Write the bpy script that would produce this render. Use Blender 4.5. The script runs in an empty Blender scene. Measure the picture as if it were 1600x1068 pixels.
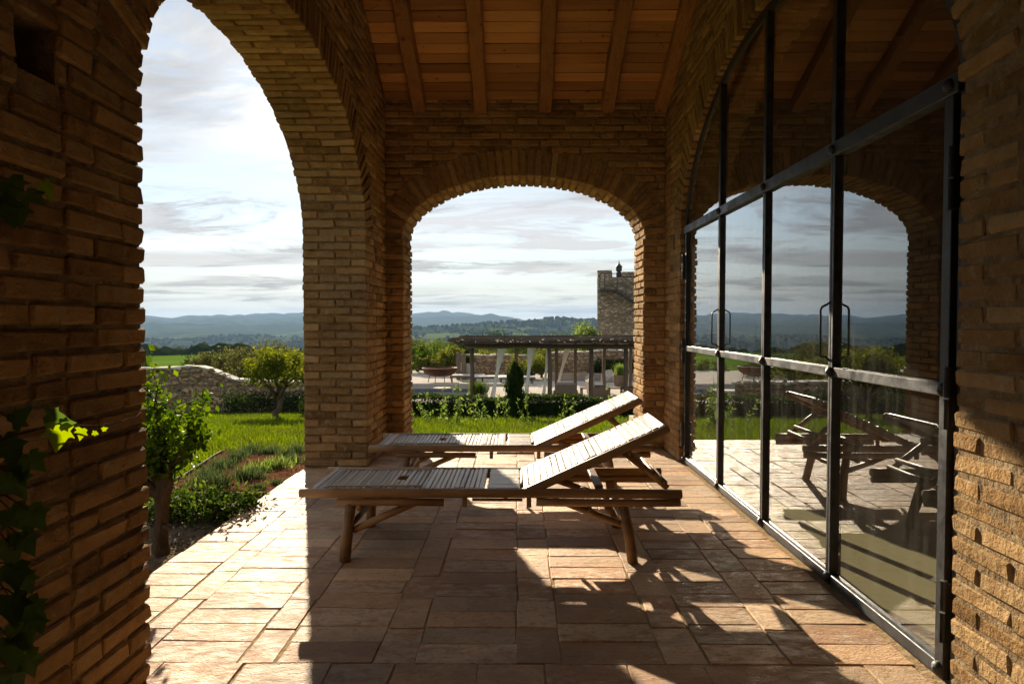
import bpy, math, random
import numpy as np
from mathutils import Vector, Matrix
R = math.radians
rng = np.random.default_rng(7)
random.seed(7)
scene = bpy.context.scene
COL = scene.collection

# ------------------------------------------------------------------ camera
CAMZ = 1.30
F = 1066.7                      # focal length in pixels of the 1600 px wide photograph
VPX, VPY = 808.0, 502.0         # where the depth direction (+Y) vanishes
cam_d = bpy.data.cameras.new('camera'); cam = bpy.data.objects.new('camera', cam_d); COL.objects.link(cam)
cam_d.lens = 24.0; cam_d.sensor_width = 36.0; cam_d.clip_start = 0.05; cam_d.clip_end = 40000
cam.location = (0, 0, CAMZ)
cam.rotation_euler = (R(90) - math.atan((534 - VPY) / F), 0, math.atan((VPX - 800) / F))
scene.camera = cam

# ------------------------------------------------------------------ sun and sky
SUN_AZ, SUN_EL = R(17.5), R(18.2)           # left of +Y, above the horizon
to_sun = Vector((-math.sin(SUN_AZ) * math.cos(SUN_EL), math.cos(SUN_AZ) * math.cos(SUN_EL), math.sin(SUN_EL)))
sd = bpy.data.lights.new('sun', 'SUN'); sd.energy = 4.7; sd.angle = R(0.55); sd.color = (1.0, 0.84, 0.62)
sun = bpy.data.objects.new('sun', sd); COL.objects.link(sun)
sun.rotation_euler = to_sun.to_track_quat('Z', 'Y').to_euler()
world = bpy.data.worlds.new('World'); scene.world = world; world.use_nodes = True
EXPOSURE = 1.45


class NT:
    """small helper to write node trees"""
    def __init__(s, tree):
        s.t = tree; tree.nodes.clear()

    def n(s, kind, **kw):
        nd = s.t.nodes.new(kind)
        for k, v in kw.items():
            if k == 'inp':
                for a, b in v.items():
                    sock = nd.inputs[a]
                    if isinstance(b, bpy.types.NodeSocket):
                        s.t.links.new(b, sock)
                    else:
                        sock.default_value = b
            else:
                setattr(nd, k, v)
        return nd

    def math(s, op, a, b=0.0, c=0.0, clamp=False):
        return s.n('ShaderNodeMath', operation=op, use_clamp=clamp, inp={0: a, 1: b, 2: c}).outputs[0]

    def vmath(s, op, a, b=(0, 0, 0)):
        nd = s.n('ShaderNodeVectorMath', operation=op, inp={0: a, 1: b})
        return nd.outputs['Value'] if op in ('DOT_PRODUCT', 'LENGTH', 'DISTANCE') else nd.outputs[0]

    def ramp(s, fac, stops, interp='LINEAR'):
        nd = s.n('ShaderNodeValToRGB', inp={0: fac}); cr = nd.color_ramp; cr.interpolation = interp
        while len(cr.elements) < len(stops):
            cr.elements.new(0.5)
        for e, (p, c) in zip(cr.elements, stops):
            e.position = p; e.color = (c[0], c[1], c[2], 1) if not isinstance(c, (int, float)) else (c, c, c, 1)
        return nd.outputs[0]

    def mix(s, fac, a, b, mode='MIX'):
        nd = s.n('ShaderNodeMix', data_type='RGBA', blend_type=mode)
        for i, v in ((0, fac), (6, a), (7, b)):
            if isinstance(v, bpy.types.NodeSocket): s.t.links.new(v, nd.inputs[i])
            else: nd.inputs[i].default_value = v if i == 0 else ((*v, 1) if len(v) == 3 else v)
        return nd.outputs[2]

    def maprange(s, v, a, b, c=0.0, d=1.0, smooth=False):
        nd = s.n('ShaderNodeMapRange', inp={0: v, 1: a, 2: b, 3: c, 4: d})
        if smooth: nd.interpolation_type = 'SMOOTHSTEP'
        return nd.outputs[0]


def build_world():
    w = NT(world.node_tree)
    sky = w.n('ShaderNodeTexSky', sky_type='NISHITA', sun_disc=False)
    sky.sun_elevation = SUN_EL; sky.sun_rotation = -SUN_AZ; sky.altitude = 200
    sky.air_density = 1.0; sky.dust_density = 0.02; sky.ozone_density = 1.2
    d = w.n('ShaderNodeTexCoord').outputs['Generated']
    sx = w.n('ShaderNodeSeparateXYZ', inp={0: d})
    z = w.math('MAXIMUM', sx.outputs[2], 0.0)
    den = w.math('ADD', z, 0.075)
    u = w.math('DIVIDE', sx.outputs[0], den); v = w.math('DIVIDE', sx.outputs[1], den)
    p = w.n('ShaderNodeCombineXYZ', inp={0: u, 1: v, 2: 0.0}).outputs[0]
    # thin high veil, with streaks across the view
    n1 = w.n('ShaderNodeTexNoise', inp={'Vector': w.vmath('MULTIPLY', p, (0.34, 0.95, 1)), 'Scale': 0.75, 'Detail': 9.0, 'Roughness': 0.62, 'Distortion': 0.5}).outputs[0]
    n2 = w.n('ShaderNodeTexNoise', inp={'Vector': w.vmath('MULTIPLY', p, (0.55, 0.8, 1)), 'Scale': 1.9, 'Detail': 9.0, 'Roughness': 0.66, 'Distortion': 0.8}).outputs[0]
    n3 = w.n('ShaderNodeTexNoise', inp={'Vector': w.vmath('MULTIPLY', w.vmath('ADD', p, (11.3, 4.7, 2.0)), (0.42, 0.8, 1)), 'Scale': 1.1, 'Detail': 9.0, 'Roughness': 0.62, 'Distortion': 0.5}).outputs[0]
    # low banks just above the hills, seen edge on
    el = w.n('ShaderNodeCombineXYZ', inp={0: w.math('ARCTAN2', sx.outputs[0], sx.outputs[1]), 1: w.math('MULTIPLY', z, 9.0), 2: 0.0}).outputs[0]
    n4 = w.n('ShaderNodeTexNoise', inp={'Vector': el, 'Scale': 3.1, 'Detail': 6.0, 'Roughness': 0.55, 'Distortion': 0.25}).outputs[0]
    low = w.maprange(z, 0.02, 0.16, 1.0, 0.0, True)
    cov = w.math('ADD', w.maprange(n1, 0.42, 0.62, 0, 1, True), w.math('MULTIPLY', w.maprange(n2, 0.48, 0.62, 0, 1, True), 0.75), clamp=True)
    cov = w.math('MAXIMUM', cov, w.math('MULTIPLY', low, 0.75))
    thick = w.math('MAXIMUM', w.maprange(n3, 0.46, 0.64, 0, 1, True), w.math('MULTIPLY', w.maprange(n4, 0.56, 0.64, 0, 1, True), low))
    cs = w.math('MAXIMUM', w.vmath('DOT_PRODUCT', w.vmath('NORMALIZE', d), tuple(to_sun)), 0.0)
    glow = w.math('ADD', w.math('MULTIPLY', w.math('POWER', cs, 8.0), 0.03), w.math('MULTIPLY', w.math('POWER', cs, 150.0), 0.25))
    white = w.mix(low, (0.97, 0.98, 1.0), (1.0, 0.945, 0.84))
    cl = w.math('ADD', glow, 0.295)
    cl = w.math('MULTIPLY', cl, w.math('SUBTRACT', 1.0, w.math('MULTIPLY', thick, 0.34)))
    cloud = w.vmath('SCALE', white); world.node_tree.nodes[-1].inputs[3].default_value = 1.0
    w.t.links.new(cl, world.node_tree.nodes[-1].inputs[3])
    skyc = w.n('ShaderNodeVectorMath', operation='SCALE', inp={0: w.n('ShaderNodeHueSaturation', inp={'Color': sky.outputs[0], 'Saturation': 0.62}).outputs[0], 3: 0.054}).outputs[0]
    # a straight contrail crossing the blue part
    nrm = contrail_normal()
    off = w.math('ABSOLUTE', w.vmath('DOT_PRODUCT', d, tuple(nrm)))
    trail = w.math('MULTIPLY', w.maprange(off, 0.0006, 0.0022, 1, 0, True), w.maprange(sx.outputs[0], -0.36, -0.42, 0, 1, True))
    cov2 = w.math('MAXIMUM', cov, w.math('MULTIPLY', trail, 0.8))
    colr = w.mix(cov2, skyc, cloud)
    bg = w.n('ShaderNodeBackground', inp={'Color': colr, 'Strength': 1.0})
    w.n('ShaderNodeOutputWorld', inp={0: bg.outputs[0]})


def pix_dir(px, py):
    return Vector(((px - VPX) / F, 1.0, (VPY - py) / F))


def contrail_normal():
    return pix_dir(215, 153).cross(pix_dir(345, 181)).normalized()


build_world()
scene.view_settings.view_transform = 'Standard'; scene.view_settings.look = 'None'
scene.view_settings.gamma = 1.0; scene.view_settings.exposure = EXPOSURE
scene.view_settings.use_curve_mapping = False
scene.render.engine = 'CYCLES'
cy = scene.cycles
cy.use_denoising = True; cy.max_bounces = 7; cy.diffuse_bounces = 4; cy.glossy_bounces = 3
cy.transmission_bounces = 4; cy.transparent_max_bounces = 16; cy.volume_bounces = 0
cy.caustics_reflective = False; cy.caustics_refractive = False; cy.sample_clamp_indirect = 6.0
cy.use_adaptive_sampling = True; cy.adaptive_threshold = 0.015


# ------------------------------------------------------------------ materials
MATS = {}


def pmat(name, cols, scale=4.0, rough=0.7, bump=0.3, bscale=40.0, spread=0.5, spec=0.3, detail=6.0, stretch=(1, 1, 1),
         rough_var=0.0, bdist=0.01, spots=None, metallic=0.0, vary=0.25, stain=0.0, coarse=1.6):
    """surface with a colour for each piece, blotches inside the piece and fine relief"""
    m = bpy.data.materials.new(name); m.use_nodes = True; t = NT(m.node_tree)
    oi = t.n('ShaderNodeObjectInfo'); ge = t.n('ShaderNodeNewGeometry'); tc = t.n('ShaderNodeTexCoord')
    rnd = t.math('FRACT', t.math('ADD', t.math('MULTIPLY', oi.outputs['Random'], 7.31), ge.outputs['Random Per Island']))
    off = t.n('ShaderNodeCombineXYZ', inp={0: t.math('MULTIPLY', rnd, 53.0), 1: t.math('MULTIPLY', rnd, 31.0), 2: 0.0}).outputs[0]
    base = t.vmath('ADD', tc.outputs['Object'], off)
    vec = t.vmath('MULTIPLY', base, stretch)
    n1 = t.n('ShaderNodeTexNoise', inp={'Vector': vec, 'Scale': scale, 'Detail': detail, 'Roughness': 0.6}).outputs[0]
    f = t.math('ADD', t.math('MULTIPLY', rnd, spread), t.math('MULTIPLY', t.maprange(n1, 0.3, 0.7, 0, 1), 1.0 - spread))
    col = t.ramp(f, [(i / (len(cols) - 1), c) for i, c in enumerate(cols)])
    if vary:
        hs = t.n('ShaderNodeHueSaturation', inp={'Color': col, 'Value': t.maprange(t.math('FRACT', t.math('MULTIPLY', rnd, 17.3)), 0, 1, 1 - vary, 1 + vary)})
        col = hs.outputs[0]
    if spots:
        sc, lo, hi, sc_col, amt = spots
        n3 = t.n('ShaderNodeTexNoise', inp={'Vector': base, 'Scale': sc, 'Detail': 4.0, 'Roughness': 0.65}).outputs[0]
        col = t.mix(t.math('MULTIPLY', t.maprange(n3, lo, hi, 0, 1, True), amt), col, sc_col)
    if stain:
        ns = t.n('ShaderNodeTexNoise', inp={'Vector': ge.outputs['Position'], 'Scale': 1.7, 'Detail': 5.0, 'Roughness': 0.6}).outputs[0]
        col = t.n('ShaderNodeHueSaturation', inp={'Color': col, 'Value': t.maprange(ns, 0.32, 0.68, 1 - stain, 1 + stain * 0.6)}).outputs[0]
    b = t.n('ShaderNodeBsdfPrincipled', inp={'Base Color': col, 'Roughness': rough, 'Specular IOR Level': spec, 'Metallic': metallic})
    if rough_var:
        t.t.links.new(t.maprange(n1, 0.35, 0.65, rough - rough_var, rough + rough_var), b.inputs['Roughness'])
    if bump:
        n2 = t.n('ShaderNodeTexNoise', inp={'Vector': vec, 'Scale': bscale, 'Detail': 5.0, 'Roughness': 0.65}).outputs[0]
        n2b = t.n('ShaderNodeTexNoise', inp={'Vector': vec, 'Scale': bscale * 0.22, 'Detail': 2.0}).outputs[0]
        hgt = t.math('ADD', n2, t.math('MULTIPLY', n2b, coarse))
        bp = t.n('ShaderNodeBump', inp={'Strength': bump, 'Distance': bdist, 'Height': hgt})
        t.t.links.new(bp.outputs[0], b.inputs['Normal'])
    t.n('ShaderNodeOutputMaterial', inp={0: b.outputs[0]})
    MATS[name] = m
    return m


def leafmat(name, cols, trans=0.5, rough=0.6, spec=0.02, patch=None):
    m = bpy.data.materials.new(name); m.use_nodes = True; t = NT(m.node_tree)
    ge = t.n('ShaderNodeNewGeometry'); oi = t.n('ShaderNodeObjectInfo')
    rnd = t.math('FRACT', t.math('ADD', oi.outputs['Random'], ge.outputs['Random Per Island']))
    col = t.ramp(rnd, [(i / (len(cols) - 1), c) for i, c in enumerate(cols)])
    if patch:
        pn = t.n('ShaderNodeTexNoise', inp={'Vector': ge.outputs['Position'], 'Scale': 0.9, 'Detail': 5.0, 'Roughness': 0.65}).outputs[0]
        col = t.mix(t.maprange(pn, 0.45, 0.66, 0, 0.75, True), col, patch)
    tcol = t.n('ShaderNodeHueSaturation', inp={'Color': col, 'Hue': 0.485, 'Saturation': 1.15, 'Value': 1.5}).outputs[0]
    b = t.n('ShaderNodeBsdfPrincipled', inp={'Base Color': col, 'Roughness': rough, 'Specular IOR Level': spec})
    tr = t.n('ShaderNodeBsdfTranslucent', inp={'Color': tcol})
    mx = t.n('ShaderNodeMixShader', inp={0: trans, 1: b.outputs[0], 2: tr.outputs[0]})
    t.n('ShaderNodeOutputMaterial', inp={0: mx.outputs[0]})
    MATS[name] = m
    return m


pmat('brick', [(0.185, 0.098, 0.04), (0.31, 0.18, 0.074), (0.395, 0.24, 0.104), (0.45, 0.30, 0.145), (0.325, 0.168, 0.07)], 11, 0.9, 0.95, 100, 0.6, 0.05,
     bdist=0.011, spots=(16, 0.54, 0.70, (0.44, 0.33, 0.21), 0.6), stain=0.22)
pmat('mortar', [(0.19, 0.13, 0.07), (0.31, 0.22, 0.125), (0.39, 0.29, 0.17)], 12, 0.95, 1.0, 55, 0.0, 0.05, bdist=0.02, vary=0.0, stain=0.25)
pmat('floor_tile', [(0.37, 0.175, 0.08), (0.51, 0.29, 0.145), (0.58, 0.37, 0.20), (0.62, 0.44, 0.27), (0.46, 0.25, 0.128), (0.55, 0.33, 0.175)], 16, 0.60, 0.95, 120, 0.6, 0.24,
     stretch=(0.8, 1.5, 1), rough_var=0.12, bdist=0.009, spots=(38, 0.54, 0.66, (0.31, 0.18, 0.092), 0.5), vary=0.24, stain=0.34, coarse=0.9, detail=9.0)
pmat('floor_grout', [(0.36, 0.25, 0.14), (0.48, 0.36, 0.22)], 20, 0.95, 0.8, 120, 0.0, 0.0, vary=0.0)
pmat('plank_wood', [(0.20, 0.082, 0.024), (0.40, 0.19, 0.058), (0.54, 0.28, 0.095), (0.32, 0.14, 0.042)], 5, 0.6, 0.35, 30, 0.75, 0.2, stretch=(0.25, 3, 3), vary=0.4, spots=(11, 0.62, 0.72, (0.10, 0.035, 0.012), 0.8), detail=9.0)
pmat('rafter_wood', [(0.22, 0.10, 0.034), (0.36, 0.18, 0.065), (0.27, 0.125, 0.044)], 5, 0.62, 0.6, 24, 0.35, 0.2, stretch=(3, 0.3, 3), bdist=0.03, spots=(9, 0.60, 0.70, (0.11, 0.042, 0.015), 0.8), detail=9.0)
pmat('iron', [(0.022, 0.024, 0.027), (0.045, 0.047, 0.052), (0.075, 0.072, 0.072)], 14, 0.48, 0.3, 60, 0.2, 0.4, metallic=0.4, rough_var=0.12, bdist=0.004)
pmat('bamboo', [(0.17, 0.095, 0.042), (0.27, 0.165, 0.08), (0.34, 0.22, 0.115)], 6, 0.48, 0.25, 40, 0.4, 0.4, stretch=(0.4, 3, 3), bdist=0.004)
pmat('bamboo_slat', [(0.30, 0.24, 0.175), (0.44, 0.375, 0.29), (0.52, 0.455, 0.36), (0.38, 0.315, 0.24)], 8, 0.42, 0.35, 50, 0.7, 0.45, stretch=(4, 0.35, 3), bdist=0.004)
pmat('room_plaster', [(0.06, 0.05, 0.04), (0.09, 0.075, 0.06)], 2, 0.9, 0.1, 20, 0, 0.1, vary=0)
pmat('room_concrete', [(0.54, 0.46, 0.29), (0.64, 0.55, 0.36)], 1.4, 0.42, 0.05, 30, 0, 0.4, vary=0)
pmat('rubble_stone', [(0.20, 0.125, 0.07), (0.35, 0.24, 0.14), (0.45, 0.33, 0.21), (0.32, 0.18, 0.095), (0.42, 0.33, 0.23)], 6, 0.9, 0.8, 18, 0.75, 0.0, bdist=0.03)
pmat('rubble_mortar', [(0.17, 0.13, 0.09), (0.29, 0.225, 0.16)], 6, 0.95, 0.8, 25, 0, 0.1, bdist=0.03, vary=0)
pmat('pale_coping', [(0.42, 0.37, 0.29), (0.54, 0.48, 0.39)], 8, 0.85, 0.5, 30, 0.3, 0.1)
pmat('bark', [(0.07, 0.048, 0.03), (0.14, 0.10, 0.065)], 12, 0.9, 0.9, 30, 0.2, 0.1, stretch=(1, 1, 0.35), bdist=0.02)
pmat('bark_dark', [(0.04, 0.027, 0.017), (0.085, 0.06, 0.038), (0.11, 0.085, 0.055)], 14, 0.95, 1.0, 34, 0.0, 0.0, stretch=(1, 1, 0.35), bdist=0.03, vary=0)
pmat('pergola_wood', [(0.085, 0.064, 0.046), (0.16, 0.125, 0.092)], 5, 0.8, 0.5, 30, 0.4, 0.15, stretch=(2, 2, 0.4))
pmat('cane_roof', [(0.06, 0.045, 0.032), (0.15, 0.115, 0.085)], 5, 0.85, 0.5, 30, 0.6, 0.15)
pmat('corten', [(0.055, 0.024, 0.013), (0.12, 0.048, 0.022)], 8, 0.8, 0.3, 40, 0.2, 0.2)
pmat('red_soil', [(0.07, 0.034, 0.019), (0.13, 0.062, 0.034), (0.18, 0.095, 0.055)], 8, 0.95, 1.0, 40, 0, 0.0, bdist=0.04, vary=0)
pmat('gravel', [(0.07, 0.053, 0.037), (0.19, 0.15, 0.105), (0.12, 0.092, 0.065)], 14, 0.95, 0.6, 50, 0.6, 0.0)
pmat('deck_stone', [(0.50, 0.45, 0.38), (0.60, 0.55, 0.48)], 1.5, 0.7, 0.2, 12, 0.2, 0.0, vary=0.06)
pmat('pool_tile', [(0.05, 0.085, 0.13), (0.08, 0.125, 0.18)], 6, 0.3, 0.1, 20, 0.3, 0.5)
pmat('wood_crowns', [(0.012, 0.022, 0.009), (0.026, 0.042, 0.014), (0.045, 0.062, 0.02)], .5, 0.95, 0, 1, 0.9, 0.0)
pmat('linen', [(0.60, 0.57, 0.52), (0.72, 0.69, 0.64)], 6, 0.9, 0.2, 60, 0.2, 0.1, vary=0.05)
pmat('cushion', [(0.33, 0.295, 0.25), (0.42, 0.375, 0.32)], 6, 0.9, 0.2, 80, 0.3, 0.1, vary=0.08)
pmat('wicker', [(0.13, 0.095, 0.07), (0.21, 0.16, 0.12)], 20, 0.8, 0.6, 120, 0.3, 0.2)
pmat('terracotta_pot', [(0.22, 0.17, 0.13), (0.34, 0.27, 0.21)], 6, 0.85, 0.3, 40, 0.3, 0.1)
pmat('pot_cream', [(0.42, 0.36, 0.28), (0.5, 0.44, 0.35)], 6, 0.85, 0.3, 40, 0.3, 0.1)
leafmat('leaf_shrub', [(0.03, 0.065, 0.010), (0.06, 0.115, 0.016), (0.11, 0.17, 0.024)], 0.5, 0.5, 0.06)
leafmat('leaf_olive', [(0.045, 0.055, 0.018), (0.08, 0.09, 0.028), (0.12, 0.125, 0.04)], 0.4)
leafmat('leaf_dark', [(0.016, 0.032, 0.010), (0.032, 0.055, 0.015), (0.05, 0.08, 0.02)], 0.3)
leafmat('leaf_mid', [(0.035, 0.065, 0.012), (0.065, 0.11, 0.02), (0.11, 0.155, 0.032)], 0.45)
leafmat('leaf_yellow', [(0.065, 0.085, 0.015), (0.11, 0.13, 0.025), (0.15, 0.16, 0.035)], 0.45)
leafmat('leaf_garden', [(0.06, 0.085, 0.014), (0.11, 0.135, 0.02), (0.16, 0.18, 0.03)], 0.5)
leafmat('leaf_hedge', [(0.014, 0.030, 0.008), (0.028, 0.052, 0.012), (0.05, 0.085, 0.016)], 0.3)
leafmat('leaf_weed', [(0.08, 0.13, 0.03), (0.13, 0.19, 0.05), (0.17, 0.23, 0.07)], 0.5)
leafmat('leaf_lavender', [(0.035, 0.06, 0.022), (0.06, 0.095, 0.035), (0.11, 0.14, 0.06)], 0.35)
leafmat('leaf_cypress', [(0.015, 0.032, 0.008), (0.03, 0.055, 0.012)], 0.25)
leafmat('leaf_vine', [(0.035, 0.075, 0.018), (0.07, 0.12, 0.026)], 0.45, 0.4, 0.4)
leafmat('leaf_vine_sunlit', [(0.13, 0.20, 0.018), (0.17, 0.235, 0.024)], 0.6, 0.35, 0.4)  # sunlit copy of the vine green, sunlight put into the leaf colour
leafmat('grass', [(0.05, 0.088, 0.011), (0.085, 0.135, 0.016), (0.14, 0.185, 0.026)], 0.5, 0.6, patch=(0.055, 0.064, 0.017))  # patch puts dappled shade and brownish grass into the blade colour


def m_glass():
    m = bpy.data.materials.new('window_glass'); m.use_nodes = True; t = NT(m.node_tree)
    ge = t.n('ShaderNodeNewGeometry'); tc = t.n('ShaderNodeTexCoord')
    fr = t.n('ShaderNodeFresnel', inp={'IOR': 1.52}).outputs[0]
    r2 = t.math('DIVIDE', t.math('MULTIPLY', fr, 3.6), t.math('ADD', t.math('MULTIPLY', fr, 2.6), 1.0))
    r2 = t.math('MULTIPLY', t.math('ADD', r2, -0.03), t.math('SUBTRACT', 1.0, ge.outputs['Backfacing']), clamp=True)
    wob = t.n('ShaderNodeTexNoise', inp={'Vector': tc.outputs['Object'], 'Scale': 1.6, 'Detail': 1.0}).outputs[0]
    bp = t.n('ShaderNodeBump', inp={'Strength': 0.02, 'Distance': 0.05, 'Height': wob})
    tr = t.n('ShaderNodeBsdfTransparent', inp={'Color': (0.93, 0.95, 0.92, 1)})
    gl = t.n('ShaderNodeBsdfGlossy', inp={'Color': (0.95, 0.98, 1, 1), 'Roughness': 0.0, 'Normal': bp.outputs[0]})
    mx = t.n('ShaderNodeMixShader', inp={0: r2, 1: tr.outputs[0], 2: gl.outputs[0]})
    # a thin film of dust and rain marks
    dn = t.n('ShaderNodeTexNoise', inp={'Vector': t.vmath('MULTIPLY', tc.outputs['Object'], (4, 4, 0.6)), 'Scale': 4.0, 'Detail': 8.0, 'Roughness': 0.7}).outputs[0]
    df = t.n('ShaderNodeBsdfDiffuse', inp={'Color': (0.5, 0.48, 0.42, 1)})
    mx2 = t.n('ShaderNodeMixShader', inp={0: t.maprange(dn, 0.45, 0.8, 0.008, 0.075), 1: mx.outputs[0], 2: df.outputs[0]})
    t.n('ShaderNodeOutputMaterial', inp={0: mx2.outputs[0]}); MATS['window_glass'] = m


def m_water():
    m = bpy.data.materials.new('pool_water'); m.use_nodes = True; t = NT(m.node_tree)
    tc = t.n('ShaderNodeTexCoord')
    n = t.n('ShaderNodeTexNoise', inp={'Vector': tc.outputs['Object'], 'Scale': 1.5, 'Detail': 4.0}).outputs[0]
    bp = t.n('ShaderNodeBump', inp={'Strength': 0.15, 'Distance': 0.05, 'Height': n})
    b = t.n('ShaderNodeBsdfPrincipled', inp={'Base Color': (0.06, 0.10, 0.13, 1), 'Roughness': 0.04, 'IOR': 1.33, 'Normal': bp.outputs[0]})
    t.n('ShaderNodeOutputMaterial', inp={0: b.outputs[0]}); MATS['pool_water'] = m


def m_terrain():
    m = bpy.data.materials.new('terrain'); m.use_nodes = True; t = NT(m.node_tree)
    pos = t.n('ShaderNodeNewGeometry').outputs['Position']
    dist = t.vmath('LENGTH', pos)
    # near: lawn
    n1 = t.n('ShaderNodeTexNoise', inp={'Vector': pos, 'Scale': 1.1, 'Detail': 8.0, 'Roughness': 0.65}).outputs[0]
    lawn = t.ramp(n1, [(0.25, (0.045, 0.075, 0.012)), (0.5, (0.075, 0.115, 0.018)), (0.75, (0.105, 0.14, 0.03))])
    n2 = t.n('ShaderNodeTexNoise', inp={'Vector': pos, 'Scale': 0.035, 'Detail': 6.0, 'Roughness': 0.6}).outputs[0]
    meadow = t.ramp(n2, [(0.3, (0.055, 0.10, 0.014)), (0.5, (0.085, 0.15, 0.02)), (0.7, (0.12, 0.19, 0.03))])
    near = t.mix(t.maprange(dist, 30, 70, 0, 1), lawn, meadow)
    # far: fields, olive groves and woods
    w1 = t.n('ShaderNodeTexNoise', inp={'Vector': pos, 'Scale': 0.004, 'Detail': 3.0}).outputs['Color']
    wp = t.vmath('ADD', pos, t.n('ShaderNodeVectorMath', operation='SCALE', inp={0: w1, 3: 260.0}).outputs[0])
    vo = t.n('ShaderNodeTexVoronoi', inp={'Vector': t.vmath('MULTIPLY', wp, (1, 0.8, 1)), 'Scale': 0.0042}).outputs['Color']
    fld = t.ramp(t.n('ShaderNodeSeparateXYZ', inp={0: vo}).outputs[0], [(0.0, (0.03, 0.05, 0.015)), (0.35, (0.05, 0.075, 0.02)), (0.55, (0.11, 0.15, 0.04)), (0.75, (0.16, 0.17, 0.07)), (0.9, (0.04, 0.06, 0.02))], 'CONSTANT')
    n4 = t.n('ShaderNodeTexNoise', inp={'Vector': pos, 'Scale': 0.0016, 'Detail': 7.0, 'Roughness': 0.65}).outputs[0]
    n5 = t.n('ShaderNodeTexNoise', inp={'Vector': pos, 'Scale': 0.05, 'Detail': 4.0}).outputs[0]
    wood = t.ramp(n5, [(0.3, (0.018, 0.032, 0.012)), (0.7, (0.045, 0.065, 0.022))])
    far = t.mix(t.maprange(n4, 0.44, 0.52, 0, 1), fld, wood)
    far = t.mix(t.maprange(dist, 3200, 4600, 0, 0.8), far, wood)
    col = t.mix(t.maprange(dist, 170, 300, 0, 1), near, far)
    bn = t.n('ShaderNodeTexNoise', inp={'Vector': pos, 'Scale': 9.0, 'Detail': 6.0}).outputs[0]
    bp = t.n('ShaderNodeBump', inp={'Strength': 0.6, 'Distance': 0.05, 'Height': bn})
    b = t.n('ShaderNodeBsdfPrincipled', inp={'Base Color': col, 'Roughness': 0.95, 'Specular IOR Level': 0.0, 'Normal': bp.outputs[0]})
    t.n('ShaderNodeOutputMaterial', inp={0: b.outputs[0]}); MATS['terrain'] = m


m_glass(); m_water(); m_terrain()


# ------------------------------------------------------------------ mesh helpers
def mesh(name, V, Fc):
    me = bpy.data.meshes.new(name)
    me.from_pydata([tuple(map(float, v)) for v in V], [], [tuple(f) for f in Fc])
    me.update(); return me


def mesh_np(name, V, Q):
    V = np.asarray(V, np.float32); Q = np.asarray(Q, np.int32); k = Q.shape[1]
    me = bpy.data.meshes.new(name)
    me.vertices.add(len(V)); me.vertices.foreach_set('co', V.ravel())
    me.loops.add(Q.size); me.loops.foreach_set('vertex_index', Q.ravel())
    me.polygons.add(len(Q)); me.polygons.foreach_set('loop_start', np.arange(0, Q.size, k, dtype=np.int32))
    me.update(calc_edges=True); return me


def link(name, me, mat=None, parent=None, M=None, kind=None, smooth=False):
    o = bpy.data.objects.new(name, me); COL.objects.link(o)
    if me is not None and mat is not None and not me.materials:
        me.materials.append(MATS[mat])
    if me is not None and smooth:
        me.polygons.foreach_set('use_smooth', [True] * len(me.polygons))
    if parent is not None: o.parent = parent
    if M is not None: o.matrix_basis = M
    if kind: o['kind'] = kind
    return o


def tag(o, label, cat, group=None):
    o['label'] = label; o['category'] = cat
    if group: o['group'] = group
    return o


def thing(name, loc, label, cat, group=None, rz=0.0):
    o = bpy.data.objects.new(name, None); COL.objects.link(o)
    o.location = loc; o.rotation_euler = (0, 0, rz); o.empty_display_size = 0.1
    return tag(o, label, cat, group)


def copy_tree(o, parent=None):
    c = o.copy(); COL.objects.link(c)
    if parent is not None: c.parent = parent
    for ch in list(o.children):
        if ch is not c: copy_tree(ch, c)
    return c


class MB:
    """collects pieces of one mesh"""
    def __init__(s): s.V = []; s.F = []

    def add(s, V, Fc):
        n = len(s.V); s.V.extend([tuple(v) for v in V]); s.F.extend([tuple(i + n for i in f) for f in Fc]); return s

    def box(s, lo, hi, bevel=0.0, jit=0.0, seed=0):
        lo = np.array(lo, float); hi = np.array(hi, float); c = (lo + hi) / 2
        V, Fc = chamfer_box(hi - lo, bevel, jit, seed)
        return s.add(np.asarray(V) + c, Fc)

    def tube(s, pts, rad, seg=10, caps=True):
        V, Fc = tube(pts, rad, seg, caps); return s.add(V, Fc)

    def lathe(s, prof, seg=20, c=(0, 0, 0), closed=False):
        V = []; Fc = []
        for r, z in prof:
            for k in range(seg):
                a = 2 * math.pi * k / seg; V.append((c[0] + r * math.cos(a), c[1] + r * math.sin(a), c[2] + z))
        for i in range(len(prof) - 1):
            for k in range(seg):
                k2 = (k + 1) % seg
                Fc.append((i * seg + k, i * seg + k2, (i + 1) * seg + k2, (i + 1) * seg + k))
        Fc.append(tuple(range(seg - 1, -1, -1))); Fc.append(tuple((len(prof) - 1) * seg + k for k in range(seg)))
        return s.add(V, Fc)

    def out(s, name, mat, parent=None, smooth=False, kind=None, M=None):
        return link(name, mesh(name, s.V, s.F), mat, parent, M, kind, smooth)


_sg = [(x, y, z) for x in (-1, 1) for y in (-1, 1) for z in (-1, 1)]


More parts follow.
